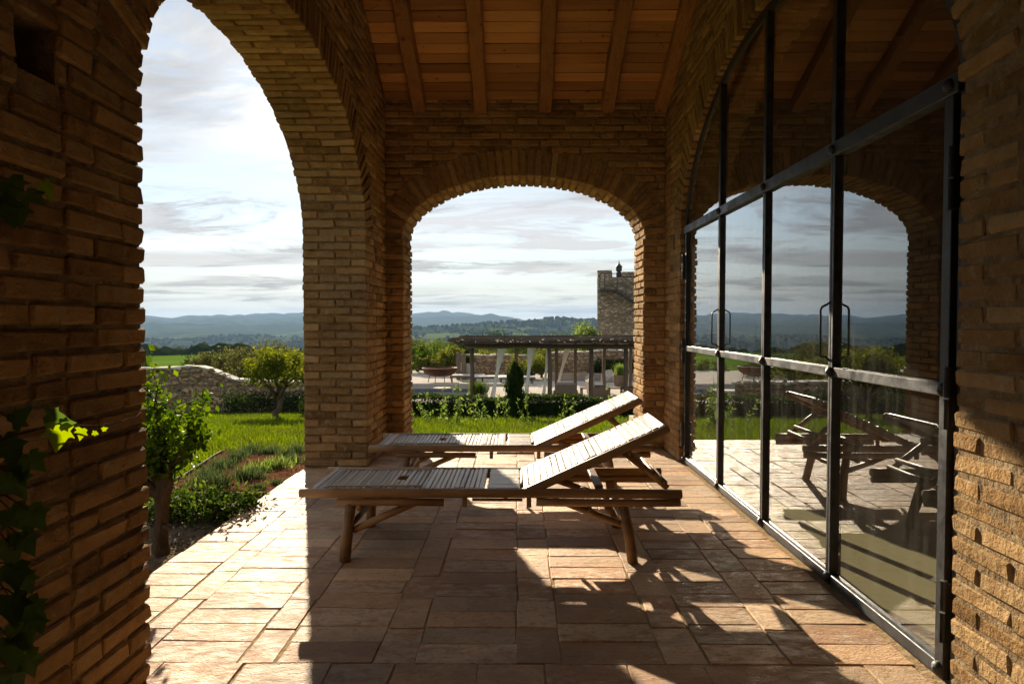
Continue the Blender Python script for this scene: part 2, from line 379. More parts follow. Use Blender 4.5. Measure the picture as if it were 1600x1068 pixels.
def _chamfer_topology():
    idx = {}
    for c in range(8):
        for a in range(3): idx[(c, a)] = c * 3 + a
    S = np.array(_sg)
    faces = []
    for a in range(3):                                   # six sides
        for sgn in (-1, 1):
            cs = [c for c in range(8) if S[c][a] == sgn]
            b, d = [k for k in range(3) if k != a]
            cs.sort(key=lambda c: math.atan2(S[c][d], S[c][b]))
            faces.append(([idx[(c, a)] for c in cs], np.eye(3)[a] * sgn))
    for a in range(3):                                   # twelve edges along a
        b, d = [k for k in range(3) if k != a]
        for sb in (-1, 1):
            for sd_ in (-1, 1):
                c1, c2 = sorted([c for c in range(8) if S[c][b] == sb and S[c][d] == sd_], key=lambda c: S[c][a])
                nrm = np.zeros(3); nrm[b] = sb; nrm[d] = sd_
                faces.append(([idx[(c1, b)], idx[(c2, b)], idx[(c2, d)], idx[(c1, d)]], nrm))
    for c in range(8):
        faces.append(([idx[(c, 0)], idx[(c, 1)], idx[(c, 2)]], S[c].astype(float)))
    V0 = np.zeros((24, 3))
    for c in range(8):
        for a in range(3):
            v = S[c] * 0.7; v = v.astype(float); v[a] = S[c][a]; V0[c * 3 + a] = v
    out = []
    for f, nrm in faces:
        p = V0[f]; nn = np.cross(p[1] - p[0], p[2] - p[0])
        out.append(tuple(f) if nn.dot(nrm) > 0 else tuple(reversed(f)))
    return out


_CH = _chamfer_topology()
_BX = [(0, 1, 3, 2), (4, 6, 7, 5), (0, 4, 5, 1), (2, 3, 7, 6), (0, 2, 6, 4), (1, 5, 7, 3)]


def chamfer_box(size, bevel=0.0, jit=0.0, seed=0):
    h = np.array(size, float) / 2; r = np.random.default_rng(seed)
    if bevel <= 0:
        return [np.array(s_) * h + (r.normal(0, jit, 3) if jit else 0) for s_ in _sg], _BX
    V = []
    bevel = min(bevel, h.min() * 0.7)
    for s_ in _sg:
        cj = r.normal(0, jit, 3); bb = bevel * (1 + (r.uniform(-0.5, 0.8) if jit else 0))
        for a in range(3):
            v = np.array(s_) * (h - bb); v[a] = s_[a] * h[a]
            V.append(v + cj + r.normal(0, jit * 0.35, 3))
    return V, _CH


def tube(pts, rad, seg=10, caps=True):
    P = [np.array(p, float) for p in pts]; n = len(P)
    rad = [rad] * n if isinstance(rad, (int, float)) else rad
    V = []; Fc = []; prev = None
    for i in range(n):
        t = P[min(i + 1, n - 1)] - P[max(i - 1, 0)]; t = t / (np.linalg.norm(t) + 1e-9)
        if prev is None:
            a = np.array((0, 0, 1.0)) if abs(t[2]) < 0.9 else np.array((1.0, 0, 0))
            x = np.cross(t, a)
        else:
            x = prev - t * prev.dot(t)
        x /= np.linalg.norm(x) + 1e-9; prev = x; y = np.cross(t, x)
        for k in range(seg):
            a = 2 * math.pi * k / seg
            V.append(P[i] + rad[i] * (math.cos(a) * x + math.sin(a) * y))
    for i in range(n - 1):
        for k in range(seg):
            k2 = (k + 1) % seg
            Fc.append((i * seg + k, i * seg + k2, (i + 1) * seg + k2, (i + 1) * seg + k))
    if caps:
        Fc.append(tuple(range(seg - 1, -1, -1))); Fc.append(tuple((n - 1) * seg + k for k in range(seg)))
    return V, Fc


def project(p):
    """pixel (in the 1600 wide photograph) of a world point, from the camera above"""
    d = max(p[1], 0.05)
    return VPX + F * p[0] / d, VPY - F * (p[2] - CAMZ) / d


PIECE_CACHE = {}


class Pieces:
    """many alike pieces: the 300 that show largest become objects, the rest one joined part"""
    def __init__(s, bevel=0.008, jit=0.003, variants=5):
        s.items = []; s.bevel = bevel; s.jit = jit; s.variants = variants

    def add(s, size, M):
        key = tuple(max(0.02, round(x / 0.02) * 0.02) for x in size)
        var = int(rng.integers(s.variants))
        sc = Matrix.Diagonal((size[0] / key[0], size[1] / key[1], size[2] / key[2], 1))
        M = M @ sc
        c = M.translation; ax = [np.array(M.to_3x3().col[i]) * key[i] / 2 for i in range(3)]
        if c.y < 0.6:
            area = 0
        else:
            pr = [project(np.array(c) + sum(ax[i] * g[i] for i in range(3))) for g in _sg]
            xs = np.clip([p[0] for p in pr], 0, 1600); ys = np.clip([p[1] for p in pr], 0, 1068)
            area = (xs.max() - xs.min()) * (ys.max() - ys.min())
        s.items.append((area, key, var, M))

    def build(s, name, rest_name, mat, parent, limit=300):
        s.items.sort(key=lambda t: -t[0])
        V = []; Fc = []
        for i, (area, key, var, M) in enumerate(s.items):
            ck = (name, mat, key, var)
            if ck not in PIECE_CACHE:
                vv, ff = chamfer_box(key, s.bevel, s.jit, hash((key, var)) % 100000)
                PIECE_CACHE[ck] = (mesh(name, vv, ff), np.array(vv))
            me, vv = PIECE_CACHE[ck]
            if i < limit and area > 12:
                link(name, me, mat, parent, M)
            else:
                A = np.array(M)
                n = len(V)
                W = vv @ A[:3, :3].T + A[:3, 3]
                V.extend(W.tolist()); Fc.extend([tuple(k + n for k in f) for f in _CH])
        if V:
            link(rest_name, mesh(rest_name, V, Fc), mat, parent, None, 'stuff')


def frame(ax, ay, az, c):
    M = Matrix.Identity(4)
    for i, a in enumerate((ax, ay, az)):
        for k in range(3): M[k][i] = a[k]
    for k in range(3): M[k][3] = c[k]
    return M


# ------------------------------------------------------------------ the ground
XL, XLO = -1.335, -1.90          # left wall, inner and outer face
YE, YEO = 6.95, 7.51             # end wall
XR = 1.50                        # right wall face

TR = np.array([0, 5, 25, 30, 80, 150, 210, 400, 800, 1500, 2600, 3400, 4300, 5200, 6200, 7400, 8600, 10000, 14000.])
TZ = np.array([-.07, -.07, -2.07, -2.5, -4.2, -5.6, -10, -38, -66, -76, -66, -62, -56, -46, -30, -8, 6, -30, -80.])
# crest height of the blue mountains by bearing (degrees right of +Y), seen about 8.3 km away
MA = np.array([-70, -50, -40, -34, -31, -29.0, -27.2, -26, -23.5, -21.8, -19.8, -17.5, -14, -9, -6.3, -4.6, -2.0, 0.5, 4, 8, 15, 30, 70])
MH = np.array([40, 60, 55, 34, 52, 78, 36, 44, 80, 66, 92, 100, 60, 84, 122, 108, 40, 10, 0, 10, 30, 50, 40.])


def gz(x, y):
    x = np.asarray(x, float); y = np.asarray(y, float)
    r = np.hypot(x, y); az = np.degrees(np.arctan2(x, y))
    re = np.where(r < 60, np.maximum(y, 0) + 0.0, r)              # near the house the slope runs away along +Y
    bl = np.clip((r - 40) / 40, 0, 1)
    rr = np.where(r < 40, np.maximum(y, 0), np.maximum(y, 0) * (1 - bl) + r * bl)
    z = np.interp(rr, TR, TZ)
    mh = np.interp(az, MA, MH)
    z = z + mh * np.exp(-((r - 8300) / 1300.0) ** 2)
    z = z + 0.75 * np.interp(az * 1.15 - 3.1, MA, MH) * np.exp(-((r - 6300) / 700.0) ** 2)
    z = z + 0.42 * np.interp(az * 0.9 + 5.3, MA, MH) * np.exp(-((r - 4900) / 420.0) ** 2)
    kk = np.clip((r - 3000) / 2000.0, 0, 1)
    z = z + kk * (9 * np.sin(az * 0.9 + r * .0011) * np.sin(az * 2.3 + 1 + r * .0023) + 4 * np.sin(az * 5.1 + r * .004) + 2 * np.sin(az * 11.3 + r * .009))
    # wooded ridge seen through the end arch
    z = z + 74 * np.exp(-((r - 2250) / 520.0) ** 2) * np.interp(az, [-14, -9, -4, 0, 3, 6, 9, 14, 30], [0, .55, .80, .93, 1.0, .97, .96, .9, .3])
    # rolling ground
    k = np.clip((r - 90) / 900.0, 0, 1)
    z = z + k * (7 * np.sin(x * 0.0061 + 1.3) * np.cos(y * 0.0047 + .4) + 4 * np.sin(x * 0.0137 + y * 0.011) + 2.2 * np.sin(x * .031 - y * .023 + 2) * np.cos(y * .027))
    return z


def gpt(px, py):
    """ground point seen at a pixel: march along the ray until it meets the ground"""
    dx, dz = (px - VPX) / F, (VPY - py) / F
    d = 2.0
    while d < 400:
        if CAMZ + dz * d < gz(dx * d, d): break
        d *= 1.004
    return dx * d, d, float(gz(dx * d, d))


def build_terrain():
    az = np.concatenate([np.arange(-180, -75, 5.0), np.arange(-75, 75.01, 0.4), np.arange(80, 180.1, 5.0)])
    rr = np.concatenate([np.array([0.5, 2, 3.5]), np.arange(5, 32, 1.0), np.geomspace(33, 12000, 120)])
    A, Rr = np.meshgrid(np.radians(az), rr, indexing='ij')
    X = Rr * np.sin(A); Y = Rr * np.cos(A); Z = gz(X, Y)
    deck = (X > -24) & (X < 16) & (Y > 26.5) & (Y < 46)
    Z = np.where(deck, np.minimum(Z, -3.2), Z)
    room = (X > 1.3) & (X < 9) & (Y > -4) & (Y < 9)
    Z = np.where(room, np.minimum(Z, -0.3), Z)
    na, nr = A.shape
    V = np.stack([X, Y, Z], -1).reshape(-1, 3)
    i = np.arange(na - 1)[:, None] * nr + np.arange(nr - 1)[None, :]
    Q = np.stack([i, i + 1, i + nr + 1, i + nr], -1).reshape(-1, 4)[:, ::-1]
    link('terrain', mesh_np('terrain', V, Q), 'terrain', kind='structure', smooth=True)


build_terrain()


# ------------------------------------------------------------------ brick walls with arches
def build_wall(name, O, U, N, t, u0, u1, top, arch, label, holes=(), ring=0.28, reveal=None, cat='wall', rec=0.0065, rough=1.0):
    """U runs along the wall, N points into the loggia; arch = (centre, half width, springing, rise)"""
    O, U, N = Vector(O), Vector(U), Vector(N); Z = Vector((0, 0, 1))
    c, a, zs, b = arch
    root = thing(name, (0, 0, 0), label, cat)
    recj = 0.019
    P = lambda u, v, w: O + U * u + Z * v + N * w

    def zarch(u, aa, bb):
        q = 1 - ((u - c) / aa) ** 2
        return zs + bb * math.sqrt(max(q, 0))
    # --- core of mortar
    mb = MB(); ao, bo = a + recj, b + recj
    us = sorted(set([u0, u1] + [c + ao * math.sin(k * math.pi / 2 / 24) for k in range(-24, 25)] + [h for hh in holes for h in hh[:2]]
                    + list(np.linspace(u0, u1, 12))))
    for ua, ub in zip(us, us[1:]):
        um = (ua + ub) / 2
        inside = c - ao < um < c + ao
        ba, bbm = (zarch(ua, ao, bo), zarch(ub, ao, bo)) if inside else (-0.3, -0.3)
        ta, tb = top(ua), top(ub)
        segs = [((ba, bbm), (ta, tb))]
        for h in holes:
            if h[0] - 1e-6 <= ua and ub <= h[1] + 1e-6:
                segs = [((ba, bbm), (h[2], h[2])), ((h[3], h[3]), (ta, tb))]
        for (l0, l1), (h0, h1) in segs:
            mb.add([P(ua, l0, -rec), P(ub, l1, -rec), P(ub, h1, -rec), P(ua, h0, -rec)], [(0, 1, 2, 3)])
        mb.add([P(ua, ba, -t), P(ub, bbm, -t), P(ub, tb, -t), P(ua, ta, -t)], [(3, 2, 1, 0)])
        mb.add([P(ua, ta, -rec), P(ub, tb, -rec), P(ub, tb, -t), P(ua, ta, -t)], [(0, 1, 2, 3)])
        if inside:
            mb.add([P(ua, ba, -rec), P(ub, bbm, -rec), P(ub, bbm, -t), P(ua, ba, -t)], [(3, 2, 1, 0)])
    for s in (-1, 1):
        e = c + s * ao
        mb.add([P(e, -0.3, -rec), P(e, zs, -rec), P(e, zs, -t), P(e, -0.3, -t)], [(0, 1, 2, 3)])
    for h in holes:                                       # putlog holes are real pockets
        dpt = h[4]
        q = [P(h[0], h[2], -rec), P(h[1], h[2], -rec), P(h[1], h[3], -rec), P(h[0], h[3], -rec)]
        r = [p - N * dpt for p in q]
        mb.add(q + r, [(0, 1, 5, 4), (1, 2, 6, 5), (2, 3, 7, 6), (3, 0, 4, 7), (4, 5, 6, 7)])
    for uu in (u0, u1):
        mb.add([P(uu, -0.3, -rec), P(uu, top(uu), -rec), P(uu, top(uu), -t), P(uu, -0.3, -t)], [(0, 1, 2, 3)])
    mb.out('mortar', 'mortar', root)
    # --- bricks
    pc = Pieces(0.0065, 0.0021, 9)
    H = 0.0714; bh = 0.0575; jt = 0.013; dep = 0.09
    ncourse = int(max(top(u0), top(u1), top((u0 + u1) / 2)) / H) + 1
    tt = reveal or t

    def lay(u_a, u_b, v, face_dep=dep, w_front=None):
        if u_b - u_a < 0.035: return
        um = (u_a + u_b) / 2
        if v + bh > top(um) + 0.02: return
        for h in holes:
            if u_b > h[0] + .004 and u_a < h[1] - .004 and v + bh > h[2] + 0.004 and v < h[3] - 0.004:
                if h[1] - h[0] > 0.1 or True:
                    if u_a < h[0] - 0.04: lay(u_a, h[0] - .004, v)
                    if u_b > h[1] + 0.04: lay(h[1] + .004, u_b, v)
                return
        pr = rng.normal(0.0, 0.0028) * rough
        cc = P(um, v + bh / 2 + rng.normal(0, .0012), pr - face_dep / 2)
        M = frame(U, N, Z, cc) @ Matrix.Rotation(rng.normal(0, 0.007), 4, 'Y') @ Matrix.Rotation(rng.normal(0, 0.007) * rough * rough, 4, 'Z')
        pc.add((u_b - u_a, face_dep, bh + rng.normal(0, .0018)), M)

    for k in range(ncourse):
        v = k * H + 0.006
        vm = v + bh / 2
        odd = k % 2
        # the reveal: bricks that cross the thickness of the wall
        spans = []
        if vm < zs:
            for s in (-1, 1):
                e = c + s * a
                cuts = ([0.28 if False else 0.27, tt - 0.27 - jt] if not odd else [0.13, 0.27, tt - 0.40 - 2 * jt])
                w = 0.0
                for j, L in enumerate(cuts):
                    lu = 0.28 if (odd and j == 0) else 0.13
                    pu = rng.normal(0, .003)
                    ua, ub = (e + pu, e + lu) if s > 0 else (e - lu, e - pu)
                    M = frame(U, N, Z, P((ua + ub) / 2, v + bh / 2, w - L / 2 + rng.normal(0, .002))) @ Matrix.Rotation(rng.normal(0, 0.012), 4, 'Z') @ Matrix.Rotation(rng.normal(0, 0.008), 4, 'X')
                    pc.add((ub - ua, L, bh + rng.normal(0, .0015)), M)
                    w -= L + jt
                lu = 0.28 if odd else 0.13
                spans.append((e + lu + jt, u1) if s > 0 else (u0, e - lu - jt))
        else:
            q = 1 - ((vm - zs) / (b + ring)) ** 2
            if q > 0:
                hw = (a + ring) * math.sqrt(q) + 0.006
                spans = [(u0, c - hw), (c + hw, u1)]
            else:
                spans = [(u0, u1)]
        for ua, ub in spans:
            ua, ub = max(ua, u0), min(ub, u1)
            if ub - ua < 0.04: continue
            fwd = ua > c or not (vm < zs)
            L0 = [0.28, 0.135][odd] if rng.random() < 0.8 else rng.uniform(0.1, 0.28)
            u = ua
            first = True
            while u < ub - 0.03:
                L = L0 if first else (0.28 if rng.random() < 0.7 else rng.choice([0.135, 0.2, 0.24]))
                first = False
                e = min(u + L, ub)
                if ub - e < 0.06: e = ub
                if ua < c and vm < zs:
                    lay(ub - (e - ua), ub - (u - ua), v)      # counted from the jamb
                else:
                    lay(u, e, v)
                u = e + jt
    # --- voussoirs round the arch
    th = np.linspace(0, math.pi, 2000)
    xs, ys = -a * np.cos(th), b * np.sin(th)
    s_ = np.concatenate([[0], np.cumsum(np.hypot(np.diff(xs), np.diff(ys)))])
    n = int(s_[-1] / 0.0735); step = s_[-1] / n
    for i in range(n):
        k = np.interp((i + .5) * step, s_, np.arange(2000)); tk = th[0] + (th[-1]) * k / 1999
        tang = U * (a * math.sin(tk)) + Z * (b * math.cos(tk)); tang.normalize()
        nor = (U * (-math.cos(tk) / a) + Z * (math.sin(tk) / b)); nor.normalize()
        odd = i % 2
        cuts = ([0.27, tt - 0.27 - jt] if not odd else [0.13, 0.27, tt - 0.40 - 2 * jt])
        w = 0.0
        for j, L in enumerate(cuts):
            rd = ring - 0.01 if j == 0 else 0.12
            base = P(c - a * math.cos(tk), zs + b * math.sin(tk), w - L / 2 + rng.normal(0, .003))
            M = frame(N, tang, N.cross(tang), base + nor * (rd / 2 + rng.normal(0, .003)))
            if M.to_3x3().col[2].dot(nor) < 0: M = frame(N, -tang, -N.cross(tang), base + nor * (rd / 2 + rng.normal(0, .003)))
            M = M @ Matrix.Rotation(rng.normal(0, .012), 4, 'X') @ Matrix.Rotation(rng.normal(0, .010), 4, 'Z')
            pc.add((L, 0.0585 + rng.normal(0, .0015), rd), M)
            w -= L + jt
    pc.build('brick', 'brickwork', 'brick', root)
    return root


ZC0, SLOPE, RIDGE = 3.53, 0.50, 2.2


def zceil(y):
    return ZC0 + SLOPE * (YE - RIDGE) - SLOPE * abs(y - RIDGE)


build_wall('arcade_wall', (XL, 0, 0), (0, 1, 0), (1, 0, 0), XL - XLO, -2.6, YEO, lambda u: zceil(u) + 0.06, (4.25, 1.80, 2.05, 1.10),
           'shaded brick wall with a tall open arch onto the garden, beside the vine',
           holes=[(1.84, 2.00, 1.985, 2.145, 0.22), (6.40, 6.47, 1.96, 2.075, 0.12)], rec=0.0115, rough=0.8)
build_wall('end_wall', (0, YE, 0), (1, 0, 0), (0, -1, 0), YEO - YE, XL, XR, lambda u: zceil(YE) + 0.02, (0.063, 1.217, 2.17, 0.60),
           'brick end wall with a low open arch towards the pool, under the rafters', rec=0.010, rough=0.8)
build_wall('door_wall', (XR, 0, 0), (0, 1, 0), (-1, 0, 0), 0.40, -2.6, YEO, lambda u: zceil(u) + 0.06, (4.33, 1.985, 2.10, 1.15),
           'brick wall framing the arched black steel glass doors',
           holes=[(6.56, 6.61, 2.19, 2.285, 0.12), (6.55, 6.61, 1.99, 2.15, 0.12)], reveal=0.40, rec=0.005, rough=0.45)
# unseen wall added behind the camera to keep the loggia dark
mb = MB(); mb.box((XLO, -2.9, -0.3), (XR + 0.4, -2.6, 4.4)); o = mb.out('light_block_wall', 'mortar'); tag(o, 'unseen plain wall added to darken the loggia, facing the end arch', 'wall')

# --- ceiling of planks on rafters
mb = MB(); 
for ya, yb in ((-2.9, RIDGE), (RIDGE, YEO + 0.3)):
    za, zb = zceil(ya) + 0.05, zceil(yb) + 0.05
    V = [(x, y, z + dz) for (y, z) in ((ya, za), (yb, zb)) for x in (XLO - .3, XR + .7) for dz in (0, 0.14)]
    mb.add(V, [(0, 2, 6, 4), (1, 5, 7, 3), (0, 4, 5, 1), (2, 3, 7, 6), (0, 1, 3, 2), (4, 6, 7, 5)])
ceiling = mb.out('ceiling', 'plank_wood', kind='structure')
RAFT = [-0.985, -0.37, 0.285, 0.915, 1.445]
ang = math.atan(SLOPE)
pc = Pieces(0.004, 0.0012, 4)
ds = 0.1165
ux = [XL + .005, -0.985, -0.37, 0.285, 0.915, XR - .005]
Uy = Vector((0, -math.cos(ang), math.sin(ang))); Un = Vector((0, -math.sin(ang), -math.cos(ang)))
row = 0; y = 0
for row in range(int((YE - RIDGE) / math.cos(ang) / ds)):
    for i in range(5):
        cpos = Vector(((ux[i] + ux[i + 1]) / 2, YE, ZC0)) + Uy * (ds * (row + .5)) + Un * (-0.012 + rng.normal(0, .0015))
        pc.add((ux[i + 1] - ux[i] - 0.003, ds - 0.005, 0.03), frame(Vector((1, 0, 0)), Uy, -Un, cpos) @ Matrix.Rotation(rng.normal(0, .004), 4, 'X'))
pc.build('plank', 'planking', 'plank_wood', ceiling)
for k, x in enumerate(RAFT):
    L = (YE - RIDGE) / math.cos(ang) + 0.1
    segs = 26; mb = MB(); V = []; r = np.random.default_rng(40 + k)
    w0 = 0.066 + r.uniform(-.006, .006); wob = np.cumsum(r.normal(0, .0035, segs + 1)); wob -= np.linspace(0, wob[-1], segs + 1)
    for i in range(segs + 1):
        cpt = Vector((x + wob[i], YE, ZC0)) + Uy * (L * i / segs - 0.09)
        for (sx, sn) in ((-1, 0.0), (-1, .085), (-.82, .115), (.82, .115), (1, .085), (1, 0.0)):
            p = cpt + Vector((sx * (w0 + r.normal(0, .002)), 0, 0)) + Un * (sn + r.normal(0, .002))
            V.append(p)
    Fc = []
    for i in range(segs):
        for j in range(6):
            j2 = (j + 1) % 6
            Fc.append((i * 6 + j, i * 6 + j2, (i + 1) * 6 + j2, (i + 1) * 6 + j))
    Fc += [tuple(range(5, -1, -1)), tuple(segs * 6 + j for j in range(6))]
    mb.add(V, Fc); mb.out('rafter', 'rafter_wood', ceiling)

# --- floor of old terracotta slabs
mb = MB()
mb.box((XLO + .006, -2.6, -0.35), (XR + 0.06, YEO - .02, -0.0040))
floor = mb.out('floor', 'floor_grout', kind='structure')
pc = Pieces(0.0036, 0.0009, 8)


def slab(xa, xb, ya, yb):
    g = 0.0013
    xa += rng.normal(0, .004); xb += rng.normal(0, .004)
    if yb <= 2.47 or ya >= 6.03: xa = max(xa, XL + .01)
    if xb - xa < 0.05 or yb - ya < 0.05: return
    M = frame((1, 0, 0), (0, 1, 0), (0, 0, 1), ((xa + xb) / 2, (ya + yb) / 2, -0.03 + rng.normal(0, 0.0007)))
    M = M @ Matrix.Rotation(rng.normal(0, .003), 4, 'X') @ Matrix.Rotation(rng.normal(0, .0025), 4, 'Y') @ Matrix.Rotation(rng.normal(0, .006), 4, 'Z')
    pc.add((xb - xa - 2 * g, yb - ya - 2 * g, 0.06), M)


YB = 2.56
colsx = [(-1.895, -1.586, 0), (-1.586, -1.455, 1), (-1.455, -1.074, 0), (-1.074, -0.93, 1), (-0.93, -0.545, 0), (-0.545, -0.39, 1), (-0.39, 0.0, 0),
         (0.0, 0.175, 1), (0.175, 0.57, 0), (0.57, 0.735, 1), (0.735, 1.04, 0), (1.04, 1.21, 1), (1.21, 1.505, 0)]
for xa, xb, nar in colsx:
    y = YB
    if nar: y -= rng.uniform(0, .0)
    while y < YE - 0.02:
        L = rng.uniform(.27, .36) if nar else rng.uniform(.145, .185)
        e = min(y + L, YE)
        if YE - e < .07: e = YE
        yy = y
        if e > 6.05 > y and xa < XL: e = 6.05
        slab(xa, xb, yy, e); y = e
y = YB
for rw in (0.29, 0.16, 0.29):
    x = -1.895 if y > 2.45 else XL
    while x < 1.5:
        w = rng.uniform(.24, .33); e = min(x + w, 1.505)
        if 1.505 - e < .08: e = 1.505
        slab(x, e, y - rw, y); x = e
    y -= rw
x = -1.15
while x < 1.27:
    e = min(x + rng.uniform(.27, .33), 1.275)
    slab(x, e, YE, YE + .27); slab(x, e, YE + .27, YEO - .02); x = e
pc.build('tile', 'tiling', 'floor_tile', floor)

# ------------------------------------------------------------------ the room behind the glass
XG = XR + 0.055                   # plane of the glass
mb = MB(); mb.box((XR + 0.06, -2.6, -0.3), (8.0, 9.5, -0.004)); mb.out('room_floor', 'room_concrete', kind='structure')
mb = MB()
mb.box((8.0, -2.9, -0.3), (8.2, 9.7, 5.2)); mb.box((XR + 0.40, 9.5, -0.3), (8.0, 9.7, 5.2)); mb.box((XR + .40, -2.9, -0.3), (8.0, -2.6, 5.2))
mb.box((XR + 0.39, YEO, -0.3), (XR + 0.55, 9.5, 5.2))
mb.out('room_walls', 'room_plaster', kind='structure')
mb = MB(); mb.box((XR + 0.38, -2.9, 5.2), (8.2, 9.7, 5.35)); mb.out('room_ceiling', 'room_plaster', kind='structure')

# ------------------------------------------------------------------ arched steel screen with four glass doors
DC, DA, DZS, DB = 4.33, 1.955, 2.10, 1.12
BARS = [2.424, 3.34, 4.26, 5.20, 6.249]
ZT, ZM = 2.13, 1.055              # transom and middle rail
xf = XG - 0.027                   # front face of the bars


def dbox(mbx, ya, yb, za, zb, x0=None, x1=None, bev=.003):
    mbx.box((x0 if x0 is not None else xf, ya, za), (x1 if x1 is not None else XG + .03, yb, zb), bev)


def dome(mbx, y, z, x, r=.024):
    prof = [(r, 0), (r, .006), (r * .86, .013), (r * .5, .019), (0.002, .021)]
    V = []; Fc = []; sg = 10
    for rr_, h in prof:
        for k in range(sg):
            a_ = 2 * math.pi * k / sg; V.append((x - h, y + rr_ * math.cos(a_), z + rr_ * math.sin(a_)))
    for i in range(len(prof) - 1):
        for k in range(sg):
            k2 = (k + 1) % sg; Fc.append((i * sg + k, (i + 1) * sg + k, (i + 1) * sg + k2, i * sg + k2))
    Fc.append(tuple((len(prof) - 1) * sg + k for k in range(sg)))
    mbx.add(V, Fc)


def zdoor(y, inset=0.0):
    q = 1 - ((y - DC) / (DA - inset)) ** 2
    return DZS + (DB - inset) * math.sqrt(max(q, 0))


screen = thing('arched_glass_screen', (XG, DC, 0), 'black steel arched frame with tall dark fanlight panes above the doors', 'window frame')
inv = Matrix.Translation((-XG, -DC, 0))


def sout(mbx, name, mat, parent=screen, smooth=False):
    o = mbx.out(name, mat, parent, smooth); o.data.transform(inv if parent is screen else Matrix.Identity(4)); return o


# the outer frame follows the arch
mb = MB(); path = [(BARS[0] - .028, 0.0)] + [(DC - DA * math.cos(t_), DZS + DB * math.sin(t_)) for t_ in np.linspace(0, math.pi, 44)] + [(BARS[-1] + .028, 0.0)]
path[0] = (DC - DA, 0.0); path[-1] = (DC + DA, 0.0)
V = []; Fc = []
for i, (py_, pz_) in enumerate(path):
    a_, b_ = path[max(i - 1, 0)], path[min(i + 1, len(path) - 1)]
    tx, tz = b_[0] - a_[0], b_[1] - a_[1]; l_ = math.hypot(tx, tz); ny, nz = -tz / l_, tx / l_       # outward
    for (w_, x_) in ((0.03, XR + .042), (-.032, XR + .042), (-.032, XG + .04), (0.03, XG + .04)):
        V.append((x_, py_ + ny * w_, max(pz_ + nz * w_, 0.0)))
for i in range(len(path) - 1):
    for k in range(4):
        k2 = (k + 1) % 4; Fc.append((i * 4 + k, (i + 1) * 4 + k, (i + 1) * 4 + k2, i * 4 + k2))
mb.add(V, Fc); sout(mb, 'frame', 'iron')
mb = MB(); dbox(mb, DC - DA + .02, DC + DA - .02, ZT - .035, ZT + .035, xf - .004); sout(mb, 'transom', 'iron')
for yb in BARS[1:-1]:
    mb = MB(); dbox(mb, yb - .021, yb + .021, ZT + .03, zdoor(yb) - .02); sout(mb, 'mullion', 'iron')
for ya, yb in zip(BARS, BARS[1:]):
    mb = MB(); n = 10
    yy = np.linspace(max(ya, DC - DA + .01), min(yb, DC + DA - .01), n + 1)
    V = [(XG + dx, y_, ZT) for y_ in yy for dx in (-.004, .004)] + [(XG + dx, y_, zdoor(y_, .01)) for y_ in yy for dx in (-.004, .004)]
    m_ = 2 * (n + 1); Fc = []
    for i in range(n):
        a_, b_ = 2 * i, 2 * i + 2
        Fc += [(a_, m_ + a_, m_ + b_, b_), (a_ + 1, b_ + 1, m_ + b_ + 1, m_ + a_ + 1), (a_, b_, b_ + 1, a_ + 1), (m_ + a_, m_ + a_ + 1, m_ + b_ + 1, m_ + b_)]
    Fc += [(0, 1, m_ + 1, m_), (2 * n, m_ + 2 * n, m_ + 2 * n + 1, 2 * n + 1)]
    mb.add(V, Fc); sout(mb, 'pane', 'window_glass')
for yb in BARS[1:-1] + [BARS[0] + .02]:
    mb = MB(); dome(mb, yb, ZT, xf - .004); sout(mb, 'bolt', 'iron', smooth=True)

